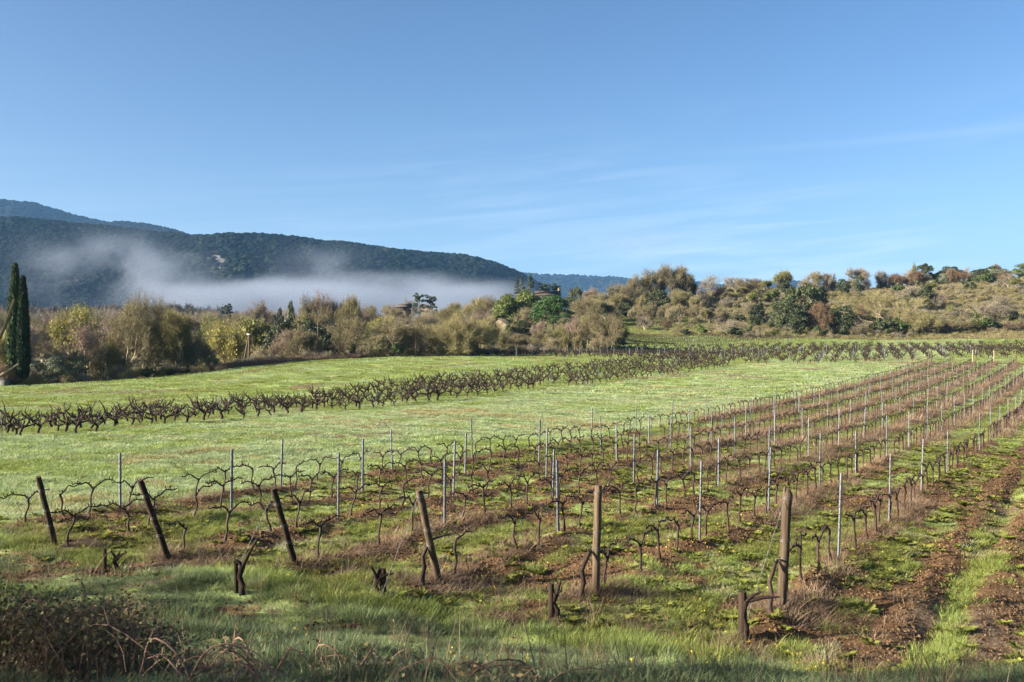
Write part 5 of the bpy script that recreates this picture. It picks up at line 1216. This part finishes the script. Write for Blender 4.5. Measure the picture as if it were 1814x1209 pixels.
for i in range(7):
    k = 0; t = ST0[i]
    while t < T_FAR-2:
        if i == 0 and k == 4: t += 5; k += 1
        tt = t + rn.gauss(0, 0.10); X0, Y0 = xy(ROWQ[i]+rn.gauss(0, .03), tt); v = X0/Y0
        k += 1
        if abs(v) < 0.62:
            me_ = SM[3 if i in (5, 6) and rn.random() < .6 else rn.randrange(3)]
            o = obj('steel_stake', me_, None, (X0, Y0, hz(X0, Y0)))
            o.rotation_euler = (rn.gauss(0, .02), TILT[i]+rn.gauss(0, .018), rowang+rn.gauss(0, .15))
            tag(o, '%s grey steel stake along the row of the %s' % (ordw(k), ROWNAME[i]), 'stake', 'steel stakes of the trellis rows')
        t += 5.0
# wires
for i in range(7):
    for hgt, nm in ((0.65, 'lower'), (1.06, 'upper')):
        tt = np.arange(ROWT0[min(i,6)]+0.05, T_FAR, 1.25); X_, Y_ = xy(np.full(len(tt), ROWQ[i]), tt); Z_ = base_z(X_, Y_) + hgt
        m = MB(); m.tube(np.stack([X_, Y_, Z_], 1), 0.0024, 3, cap=False)
        tag(obj('trellis_wire', m.mesh('trellis_wire', MAT['wire'])), 'thin %s trellis wire along the row of the %s' % (nm, ROWNAME[i]), 'wire', 'trellis wires')
# trellised vines: slender bent trunk and two cordon arms along the wire (local x runs along the row)
def trellis_vine(seed):
    r = random.Random(seed); h = r.uniform(0.52, 0.66); ln = r.uniform(-0.17, 0.17); am = r.uniform(0.02, 0.055); ph_ = r.random()*6.28
    P_ = []
    for k in range(9):
        f = k/8; P_.append((ln*(1-f)*1.0 + am*math.sin(f*5.2+ph_)*math.sin(f*math.pi)*1.2, 0.5*am*math.sin(f*4+ph_*2)*math.sin(f*math.pi), h*f))
    P_[0] = (P_[0][0], P_[0][1], -0.05)
    tm = MB(); tm.tube(P_, [0.036, 0.028, 0.022, 0.020, 0.019, 0.020, 0.022, 0.027, 0.021], 7, wob=0.16, rnd=r)
    arms = []
    for s_ in (-1, 1):
        if seed % 5 == 0 and s_ == 1: continue
        m = MB(); L = r.uniform(0.46, 0.62); z0 = h-0.06; rise = r.uniform(0.02, 0.12); Q = []
        for k in range(9):
            f = k/8; Q.append((s_*(0.005+L*f), 0.02*math.sin(f*9+seed), z0 + (0.65-z0+rise*0.22)*min(1, f*2.6)**0.8 + 0.020*math.sin(f*11+seed*2+s_)))
        m.tube(Q, [0.019, 0.017, 0.016, 0.0155, 0.015, 0.0145, 0.014, 0.012, 0.008], 6, wob=0.2, rnd=r)
        for e in range(r.randint(5, 8)):
            k = r.randint(1, 8); q0 = np.array(Q[k]); d = np.array([s_*r.uniform(-.3,.6), r.uniform(-.4,.4), 1.0]); l = r.uniform(0.03, 0.085)
            m.tube([q0, q0+d*l*0.6, q0+d*l], [0.013, 0.010, 0.008], 5)
        if r.random() < 0.12: q0 = np.array(Q[6]); m.tube([q0, q0+[0.02,0,.2], q0+[-.01,.02,.42]], [0.006,.004,.002], 4)
        arms.append(m)
    return tm, arms
VP = [trellis_vine(200+k) for k in range(14)]
VM = [(tm.mesh('trunk', MAT['vine'], True), [a.mesh('cordon_arm', MAT['vine'], True) for a in arms]) for tm, arms in VP]
def joined(tm, arms, name, mat):
    m = MB()
    for q_ in [tm]+arms:
        for F_k, L_ in q_.F.items():
            for f in L_: m.F.setdefault(F_k, []).append(f + m.n)
        m.V += q_.V; m.n += q_.n
    return m.mesh(name, mat, True)
VJ = [joined(tm, arms, 'grapevine', MAT['vine']) for tm, arms in VP]
vs = []
for i in range(7):
    t = ROWT0[i] + (0.55 if i else 0.35)
    while t < T_FAR-0.8:
        if rn.random() > 0.05:
            tt = t + rn.gauss(0, .07); X0, Y0 = xy(ROWQ[i] + rn.gauss(0, .03), tt); 
            if abs(X0/Y0) < 0.60: vs.append((math.hypot(X0, Y0), i, tt, X0, Y0))
        t += 0.95
vs.sort()
cnt = {}
far_pts = []; far_rot = []
per = {}
for r_, i, tt, X0, Y0 in vs: per.setdefault(i, []).append(tt)
near_set = vs[:300]
def vine_label(i, tt):
    k = int((tt - ST0[i])//5.0); base = ST0[i] + 5.0*k
    if k < 0:
        n = sum(1 for u in per[i] if u <= tt+1e-6); return '%s bare vine from the %s, before its first stake' % (ordw(n), ROWNAME[i] if i < 6 else 'near end of the back meadow-edge row')
    n = sum(1 for u in per[i] if base < u <= tt+1e-6)
    return '%s bare vine past the %s stake in the row of the %s' % (ordw(max(n,1)), ordw(k+1), ROWNAME[i])
for idx, (r_, i, tt, X0, Y0) in enumerate(near_set):
    v_ = rn.randrange(len(VM)); rz = rowang + (math.pi if rn.random() < .5 else 0) + rn.gauss(0, .06); s_ = rn.uniform(0.90, 1.10); z0 = hz(X0, Y0)-0.02
    if idx < 150:
        o = empty('grapevine', (X0, Y0, z0), rz, (1, 1, s_)); obj('trunk', VM[v_][0], o)
        for a in VM[v_][1]: obj('cordon_arm', a, o)
    else:
        o = obj('grapevine', VJ[v_], None, (X0, Y0, z0)); o.rotation_euler = (0, 0, rz); o.scale = (1, 1, s_)
    tag(o, vine_label(i, tt), 'grapevine', 'bare vines trained on the trellis rows')
pts = [(X0, Y0, hz(X0, Y0)-0.02) for r_, i, tt, X0, Y0 in vs[300:]]
scatter('far_grapevines', pts, [proto('grapevine_far', q_) for q_ in VJ], 'bare trellised vines crowding the far part of the rows', rz=np.array([rowang + (math.pi if rn.random() < .5 else 0) for _ in pts]), tilt=0.02)
# short anchor stumps and stubby old vines in front of the end posts
def stub_vine(seed, arms, h):
    r = random.Random(seed); m = MB(); P_ = [(0,0,-.05),(0.02,0,h*.3),(-.03,.01,h*.6),(0.01,0,h)]
    m.tube(P_, [.055,.042,.038,.045], 7, wob=.2, rnd=r); ms = []
    for (dx, dz, l) in arms:
        a = MB(); p = np.array(P_[-1])+[0,0,-.02]; d = np.array([dx, r.uniform(-.2,.2), dz]); d = d/np.linalg.norm(d)
        a.tube([p, p+d*l*.5+[0,0,.03], p+d*l+[0,0,.01]], [.032,.024,.014], 6, wob=.2, rnd=r); a.tube([p+d*l*.8, p+d*l*.8+[.01,0,.08]], [.012,.008], 5); ms.append(a)
    return m, ms
STUB = [(185, 1014, 42, 0.035, 208, 1010, 0.22, [(.8,.5,.22),(-.6,.5,.18),(.4,.7,.15)], 'first'), (418, 1050, 58, 0.035, 430, 1050, 0.42, [(.5,.9,.5),(-.5,.6,.14)], 'second'),
        (678, 1056, 48, 0.05, 668, 1056, 0.28, [(.9,.3,.26),(-.4,.8,.22),(.2,.9,.16)], 'third'), (976, 1094, 60, 0.045, 984, 1092, 0.34, [(-.7,.2,.2),(.3,.9,.2),(.8,.5,.1)], 'fourth'),
        (1315, 1130, 82, 0.062, 1318, 1128, 0.5, [(.95,.15,.45),(.8,.5,.25)], 'fifth')]
SLAB = ['thin short anchor stump left of the longest leaning post', 'short square anchor stump in front of the steeply leaning dark post', 'thick short anchor stump midway between two leaning posts',
        'split short anchor stump left of the upright round post', 'tallest short anchor stump nearest the bare soil strip']
VLAB = ['tiny gnarled vine stub beside the thin anchor stump', 'old vine climbing up beside the square anchor stump', 'three-armed gnarled vine stub wrapped on the thick anchor stump',
        'forked vine stub against the split anchor stump', 'old vine stub reaching right from the tallest anchor stump']
for k, (px, py, hp, rad, vx, vy, vh, arms, _) in enumerate(STUB):
    X0, Y0 = gp(px, py); h = hp*Y0/F; m = MB(); m.tube([(0,0,-.1),(0.004,0,h*.5),(0.0,.003,h*.95),(0,0,h)], [rad*1.05, rad, rad*.97, rad*.85], 9, wob=.08, rnd=rn)
    tag(obj('anchor_stump', m.mesh('anchor_stump', MAT['post_dark'], True), None, (X0, Y0, hz(X0, Y0))), SLAB[k], 'stump', 'short anchor stumps before the rows')
    X0, Y0 = gp(vx, vy); o = empty('vine_stub', (X0, Y0-0.06, hz(X0, Y0))); tag(o, VLAB[k], 'grapevine'); tm, ams = stub_vine(50+k, arms, vh)
    obj('trunk', tm.mesh('trunk', MAT['bush'], True), o)
    for a in ams: obj('arm', a.mesh('arm', MAT['bush'], True), o)
# thick vine leaning on the upright post and on the split post
for k, (i, lab) in enumerate(((1, 'thick old vine leaning on the upright round post'), (0, 'thick old vine tied to the foot of the split post'), (2, 'black vine stem standing close to the lashed leaning post'))):
    X0, Y0 = xy(ROWQ[i]-0.05, ROWT0[i]-0.28); o = empty('old_grapevine', (X0, Y0, hz(X0, Y0)), rowang); tag(o, lab, 'grapevine'); r = random.Random(70+k)
    m = MB(); m.tube([(-.12,0,-.05),(-.06,.02,.10),(-.04,-.01,.25),(-.05,.02,.42),(.02,0,.54),(.14,-.01,.65)], [.05,.042,.036,.034,.032,.028], 8, wob=.2, rnd=r); obj('trunk', m.mesh('trunk', MAT['vine'], True), o)
    m = MB(); m.tube([(.14,-.01,.65),(.3,.0,.67),(.5,.02,.65),(.72,0,.66)], [.022,.018,.015,.01], 6, wob=.2, rnd=r); m.tube([(.14,-.01,.63),(.16,.03,.75)], [.014,.008], 5); obj('cordon_arm', m.mesh('cordon_arm', MAT['vine'], True), o)

# ------------------------------------------------------------------ old bush vines: the dark block in the meadow and the far block
def bush_vine(seed):
    r = random.Random(seed); h = r.uniform(0.34, 0.46); tm = MB()
    tm.tube([(0,0,-.05),(r.gauss(0,.03),r.gauss(0,.03),h*.4),(r.gauss(0,.04),r.gauss(0,.04),h*.8),(0,0,h)], [.062,.052,.055,.072], 7, wob=.22, rnd=r); arms = []
    n = r.randint(4, 6); a0 = r.random()*6.28
    for k in range(n):
        a = a0 + k*6.283/n + r.gauss(0,.3); l = r.uniform(.28,.60); up = r.uniform(.15,.85); m = MB(); d = np.array([math.cos(a), math.sin(a), 0]); p = np.array([0,0,h-.04])
        P_ = [p, p+d*l*.35+[0,0,.05+l*.15*up], p+d*l*.65+[r.gauss(0,.03),r.gauss(0,.03),.04+l*.45*up], p+d*l*.9+[r.gauss(0,.04),r.gauss(0,.04),.10+l*.75*up], p+d*l+[0,0,.13+l*.95*up]]
        m.tube(P_, [.042,.034,.03,.028,.016], 6, wob=.22, rnd=r)
        for e in range(r.randint(2, 3)):
            q0 = np.array(P_[r.randint(2,4)]); dd = np.array([r.gauss(0,.5), r.gauss(0,.5), 1.0]); l2 = r.uniform(.06,.15); m.tube([q0, q0+dd*l2], [.016,.009], 5)
        arms.append(m)
    return tm, arms
BP = [bush_vine(400+k) for k in range(10)]
BM = [(tm.mesh('trunk', MAT['bush'], True), [a.mesh('arm', MAT['bush'], True) for a in arms]) for tm, arms in BP]
BJ = [joined(tm, arms, 'bush_vine', MAT['bush']) for tm, arms in BP]
BQ = [-40.8, -42.9, -45.0, -47.1, -49.2, -51.3, -53.4]
BROW = ['front row', 'second row', 'third row', 'fourth row', 'fifth row', 'sixth row', 'back row']
bv = []
for k, q_ in enumerate(BQ):
    t = 12 + rn.random(); j = 0; tend = 126 + 3*k
    while t < tend:
        X0, Y0 = xy(q_ + rn.gauss(0,.1), t + rn.gauss(0,.12))
        if -0.80 < X0/Y0 < 0.56 and rn.random() > (0.22 if k in (0, 6) else 0.10): j += 1; bv.append((math.hypot(X0, Y0), k, j, X0, Y0))
        t += 1.28
bv.sort()
for idx, (r_, k, j, X0, Y0) in enumerate(bv[:300]):
    v_ = rn.randrange(len(BM)); s_ = rn.uniform(0.85, 1.42); rz = rn.random()*6.28; z0 = hz(X0, Y0)-.02
    if idx < 90:
        o = empty('bush_vine', (X0, Y0, z0), rz, (s_, s_, s_)); o.rotation_euler = (rn.gauss(0,.10), rn.gauss(0,.10), rz); obj('trunk', BM[v_][0], o)
        for a in BM[v_][1]: obj('arm', a, o)
    else: o = obj('bush_vine', BJ[v_], None, (X0, Y0, z0)); o.rotation_euler = (rn.gauss(0,.12), rn.gauss(0,.12), rz); o.scale = (s_, s_, s_)
    tag(o, '%s gnarled black vine from the left end of the meadow block\'s %s' % (ordw(j), BROW[k]), 'grapevine', 'old black bush vines in the meadow block')
fp = [(a, b_, hz(a, b_)-.02) for r_, k, j, a, b_ in bv[300:]]
fx, fy = 0.34, 0.94
def far_block(u0, u1, w0, w1, du, dw, keepf):
    P_ = []
    for u in np.arange(u0, u1, du):
        for w_ in np.arange(w0, w1, dw):
            X0 = u*fy + w_*fx + rn.gauss(0,.45); Y0 = -u*fx + w_*fy + rn.gauss(0,.35)
            if Y0 > 5 and keepf(907+F*X0/Y0, Y0, X0) and rn.random() > .06: P_.append((X0, Y0))
    return np.array(P_)
def kf(px, Y, X):
    lo = np.interp(px, [770,800,1000,1240,1300,1500,1600,1850], [157,151,144,134,133,137,143,147]); hi = np.interp(px, [770,850,1000,1040,1100,1300,1500,1850], [156,159,170,176,201,208,213,205])
    return 775 < px < 2000 and lo < Y < hi
FB = far_block(-80, 90, 90, 260, 2.2, 1.55, kf)
zf = height(FB[:,0], FB[:,1])-.02
scatter('far_bush_vines', np.vstack([np.array(fp).reshape(-1,3), np.column_stack([FB, zf])]), [proto('bush_vine_far', q_) for q_ in BJ], 'countless dark bush vines of the far vineyard block', scl=0.85+0.3*NR.random(len(fp)+len(FB)))
# stakes standing in the far block and in the meadow block
k = 0
for u in np.arange(-80, 90, 4.3):
    for w_ in np.arange(100, 260, 4.0):
        X0 = u*fy + w_*fx; Y0 = -u*fx + w_*fy
        if Y0 < 5: continue
        px = 907+F*X0/Y0
        if kf(px, Y0, X0) and px < 1830 and Y0 < 176 and k < 95 and rn.random() < .6:
            k += 1; o = obj('steel_stake', SM[rn.randrange(4)], None, (X0, Y0, hz(X0, Y0))); o.rotation_euler = (0, rn.gauss(0,.03), rn.random()*3); o.scale = (1.3, 1.3, 1.0)
            tag(o, 'thin pale steel stake in the far dark vine block, %s' % (min(((1040,'below the vase-shaped willow'),(1150,'below the hillside vineyard'),(1300,'below the stubby tree'),(1418,'below the largest holm oak'),(1492,'below the pointed holm oak'),(1570,'below the huge spreading tree'),(1650,'left of the pale far posts'),(1742,'behind the pale far posts'),(1810,'at the right frame edge')), key=lambda m_: abs(m_[0]-px))[1]), 'stake', 'stakes in the far vineyard block')
for j, t in enumerate(np.arange(26, 120, 8.5)):
    X0, Y0 = xy(BQ[j % 3]-0.3, t + rn.uniform(-2, 2)); o = obj('steel_stake', SM[3], None, (X0, Y0, hz(X0, Y0))); o.rotation_euler = (0, rn.gauss(0,.05), rn.random()*3); o.scale = (0.8, 0.8, 0.9)
    tag(o, '%s thin grey stake from the left among the black vines of the meadow block' % ordw(j+1), 'stake', 'stakes in the meadow block')
n = 4200; px = 1108+NR.random(n)*138; d = 240+NR.random(n)*57; X, Y = (px-907)/F*d, d; keep = NR.random(n) < 0.35+0.65*(np.sin((Y+0.10*(X-28))*2*math.pi/3.4) > -0.2); X, Y = X[keep], Y[keep]; k = 1.0+0.8*NR.random(len(X))
scatter('hillside_grass', np.stack([X, Y, height(X, Y)-0.03], 1), far_p, 'yellow-green grass between the rows of the hillside vineyard', scl=np.stack([k*1.5, k*1.5, k*1.6], 1), tint=np.clip(0.15+0.25*NR.random(len(X)), 0, 1))
# trellised strips at the foot of the hill and the hillside vineyard
P_ = []
for d in np.arange(206, 232, 3.1):
    for X0 in np.arange(18, 130, 0.9):
        px = 907+F*X0/d
        if 1090 < px < np.interp(d, [206, 232], [1280, 1640]) and d < field_edge(px)-1: P_.append((X0+rn.gauss(0,.1), d+0.06*(X0-18)+rn.gauss(0,.1)))
P_ = np.array(P_); P_ = P_[P_[:,1] < field_edge(907+F*P_[:,0]/P_[:,1])-1]
scatter('foot_vineyard', np.column_stack([P_, height(P_[:,0], P_[:,1])]), [proto('vine_foot', q_) for q_ in VJ], 'trellised vine rows at the foot of the right hill', scl=np.tile([1.5, 1.5, 1.35], (len(P_), 1)), rz=np.zeros(len(P_)))
P_ = []
for d in np.arange(262, 297, 3.4):
    for X0 in np.arange(28, 62, 0.9):
        px = 907+F*X0/d
        if 1106 < px < np.interp(d, [262, 297], [1190, 1246]): P_.append((X0, d-0.10*(X0-28)+rn.gauss(0,.1)))
P_ = np.array(P_)
scatter('hillside_vineyard', np.column_stack([P_, height(P_[:,0], P_[:,1])]), [proto('vine_hill', q_) for q_ in VJ], 'small hillside vineyard with thin horizontal rows', scl=np.tile([1.6, 2.2, 1.3], (len(P_), 1)), rz=np.zeros(len(P_)))

# ------------------------------------------------------------------ brambles and the sapling at the near edge
def bramble(name, px, d, rx, ry, h, ncane, nleaf, seed, label, cr=0.006, flat=1.0):
    r = np.random.default_rng(seed); x, y = at_px(px, d); z0 = hz(x, y); o = empty(name, (x, y, z0)); tag(o, label, 'bramble'); m = MB(); tips = []
    for k in range(ncane):
        a = r.random()*6.283; q_ = math.sqrt(r.random())*0.5; bx, by = math.cos(a)*q_*rx, math.sin(a)*q_*ry; a2 = r.random()*6.283; L = 0.45+0.6*r.random()
        ex, ey = bx+math.cos(a2)*rx*L, by+math.sin(a2)*ry*L; hh = h*(0.45+0.65*r.random()); t = np.linspace(0, 1, 9)
        zz_ = hh*4*t*(1-t)*0.95 + 0.25*hh*t*r.random(); P_ = np.stack([bx+(ex-bx)*t+0.03*np.sin(t*7+k), by+(ey-by)*t+0.03*np.cos(t*6+k), zz_], 1)
        gz = np.array(height(x+P_[:,0], y+P_[:,1]))-z0; P_[:,2] += gz
        m.tube(P_, np.linspace(cr, cr*0.35, 9)*(0.7+0.6*r.random()), 5, cap=False); tips.append(P_[2:])
        for e in range(3):
            p = P_[r.integers(2,8)]; dd = unit(r.normal(size=3)+[0,0,.5]); m.tube([p, p+dd*0.12, p+dd*0.2+[0,0,-.03]], [cr*.4, cr*.3, cr*.15], 4, cap=False)
    obj('canes', m.mesh('canes', MAT['bramble_stem'], True), o)
    tips = np.concatenate(tips); c = tips[r.integers(0, len(tips), nleaf)] + r.normal(size=(nleaf,3))*np.array([.07,.07,.06])
    obj('leaves', quadmesh('leaves', [quads_at(c, 0.034, r, np.tile([0,-.2,.8], (nleaf,1)), 0.8)], [MAT['bramble_leaf']]), o)
bramble('bramble_thicket', 40, 7.5, 1.15, 0.8, 0.62, 80, 6500, 1, 'big tangled bramble thicket filling the bottom left corner')
bramble('bramble_thicket', 175, 8.3, 0.8, 0.6, 0.50, 46, 3200, 2, 'lower bramble tangle at the right of the corner thicket')
bramble('bramble_thicket', 70, 9.3, 0.8, 0.5, 0.45, 40, 1300, 3, 'thin bramble canes arching behind the corner thicket')
bramble('bramble_thicket', 410, 6.9, 0.75, 0.3, 0.30, 12, 200, 4, 'few arching brown bramble canes at the bottom edge', 0.008)
bramble('bramble_thicket', 900, 6.7, 0.8, 0.25, 0.20, 12, 160, 5, 'dark brown bramble canes along the bottom middle', 0.007)
bramble('bramble_thicket', 640, 7.2, 0.5, 0.25, 0.22, 7, 120, 6, 'small bramble tuft with tan leaves between the bottom canes', 0.006)
bramble('bramble_thicket', 232, 10.5, 0.35, 0.3, 0.55, 12, 420, 7, 'pale leafy bramble sprigs right of the corner thicket', 0.004)
x, y = at_px(-170, 6.2); z0 = hz(x, y); o = empty('sapling', (x, y, z0)); tag(o, 'out-of-focus bare branches of a sapling reaching in at the left edge', 'sapling')
m = MB(); m.tube([(0,0,-.1),(0.02,.02,.7),(.03,.05,1.4),(0,.08,2.4)], [.035,.03,.024,.012], 8); obj('stem', m.mesh('stem', MAT['bark'], True), o)
def loc(px, py, d): return np.array([(px-907)*d/F-x, d-y, zpx(py, d)-z0])
m = MB(); m.tube([(0.02,.03,1.0), loc(-60, 660, 6.4), loc(-5, 608, 6.5), loc(10, 575, 6.5), loc(25, 530, 6.55)], [.022,.017,.013,.010,.005], 7); obj('branch', m.mesh('branch', MAT['bark'], True), o)
m = MB(); m.tube([(0.02,.03,.7), loc(-70, 720, 6.4), loc(-10, 673, 6.5), loc(33, 645, 6.5)], [.02,.014,.011,.004], 7); obj('branch', m.mesh('branch', MAT['bark'], True), o)

# ------------------------------------------------------------------ air: haze box round everything, fog banks lying in the valley
def vol_mat(name, color, dens, aniso=0.2):
    m, nt, o = new_mat(name); p = N(nt, 'ShaderNodeVolumePrincipled'); p.inputs['Color'].default_value = (*color, 1); p.inputs['Anisotropy'].default_value = aniso
    p.inputs['Density'].default_value = dens; nt.links.new(p.outputs[0], o.inputs['Volume']); return m, nt, p
m = MB(); zlo = float(V[:,2].min())-1.5; m.box((0, 0, (zlo+720)/2), (19000, 19000, 720-zlo))
hm_, _, _ = vol_mat('pale_haze', (0.22, 0.50, 1.0), 0.000046, 0.0)
tag(obj('haze', m.mesh('haze', hm_)), 'pale blue morning haze in the air', kind='stuff')
def fog(name, px0, px1, d0, d1, z0, z1, dens, label, seed, nscale, thr=0.42, topf=0.55, wob=1.3, colr=(0.31, 0.375, 0.50), sh=1.0, puff=False):  # default colr is dim blue-grey: the hill's shade on the fog, put into its colour
    x0, x1 = min((px0-907)/F*d0, (px0-907)/F*d1), max((px1-907)/F*d0, (px1-907)/F*d1)
    m = MB(); m.box(((x0+x1)/2, (d0+d1)/2, (z0+z1)/2), (x1-x0, d1-d0, z1-z0))
    mt, nt, p = vol_mat(name, colr, 0.0, 0.1)
    tc = N(nt, 'ShaderNodeTexCoord'); sp = N(nt, 'ShaderNodeSeparateXYZ'); nt.links.new(tc.outputs['Generated'], sp.inputs[0])
    geo = N(nt, 'ShaderNodeNewGeometry'); mp = N(nt, 'ShaderNodeMapping'); mp.inputs['Location'].default_value = (seed*31.0, 0, seed*7.0); mp.inputs['Scale'].default_value = (nscale, nscale*0.8, nscale*1.7); nt.links.new(geo.outputs['Position'], mp.inputs['Vector'])
    nz = noise(nt, mp.outputs[0], 1.0, 4, 0.55, 0.4)
    def ss(v, a, b_):
        r = N(nt, 'ShaderNodeMapRange'); r.interpolation_type = 'SMOOTHSTEP'; nt.links.new(v, r.inputs['Value']); r.inputs['From Min'].default_value = a; r.inputs['From Max'].default_value = b_; return r.outputs[0]
    def bell(v, e): return M(nt, 'MULTIPLY', ss(v, 0.0, e), ss(v, 1.0, 1-e))
    side = M(nt, 'MULTIPLY', bell(sp.outputs['X'], 0.5 if puff else 0.22), bell(sp.outputs['Y'], 0.3))
    top = ss(M(nt, 'ADD', sp.outputs['Z'], M(nt, 'MULTIPLY', M(nt, 'SUBTRACT', nz, 0.5), wob)), 1.0, topf)
    if puff: top = bell(M(nt, 'ADD', sp.outputs['Z'], M(nt, 'MULTIPLY', M(nt, 'SUBTRACT', nz, 0.5), 0.5)), 0.5)
    dn = M(nt, 'MULTIPLY', M(nt, 'MULTIPLY', side, top), M(nt, 'MULTIPLY', ss(nz, thr-0.14*sh, thr+0.22*sh), dens))
    nt.links.new(dn, p.inputs['Density'])
    tag(obj(name, m.mesh(name, mt)), label, kind='stuff')
fog('fog_bank', 300, 960, 640, 860, -10, 53, 0.014, 'flat white fog bank lying in the valley behind the trees', 1, 0.010, 0.32, 0.80, 0.62)
fog('fog_wisp', 85, 365, 690, 830, 22, 97, 0.014, 'ragged wisp of fog rising in front of the left hillside', 2, 0.019, 0.50, 0.45, 1.1, sh=0.65, puff=True)
fog('fog_plume', 470, 700, 700, 830, 30, 86, 0.007, 'faint plume of fog drifting up from the fog bank', 3, 0.020, 0.49, 0.45, 1.1, sh=0.75, puff=True)
fog('mist_puff', 1000, 1225, 700, 800, 58, 98, 0.0060, 'small grey puff of mist hanging in the sky over the far ridge', 4, 0.022, 0.45, 0.5, 1.0, (0.30, 0.38, 0.50), puff=True)
print('trees', TREES, 'objects', len(S.objects))
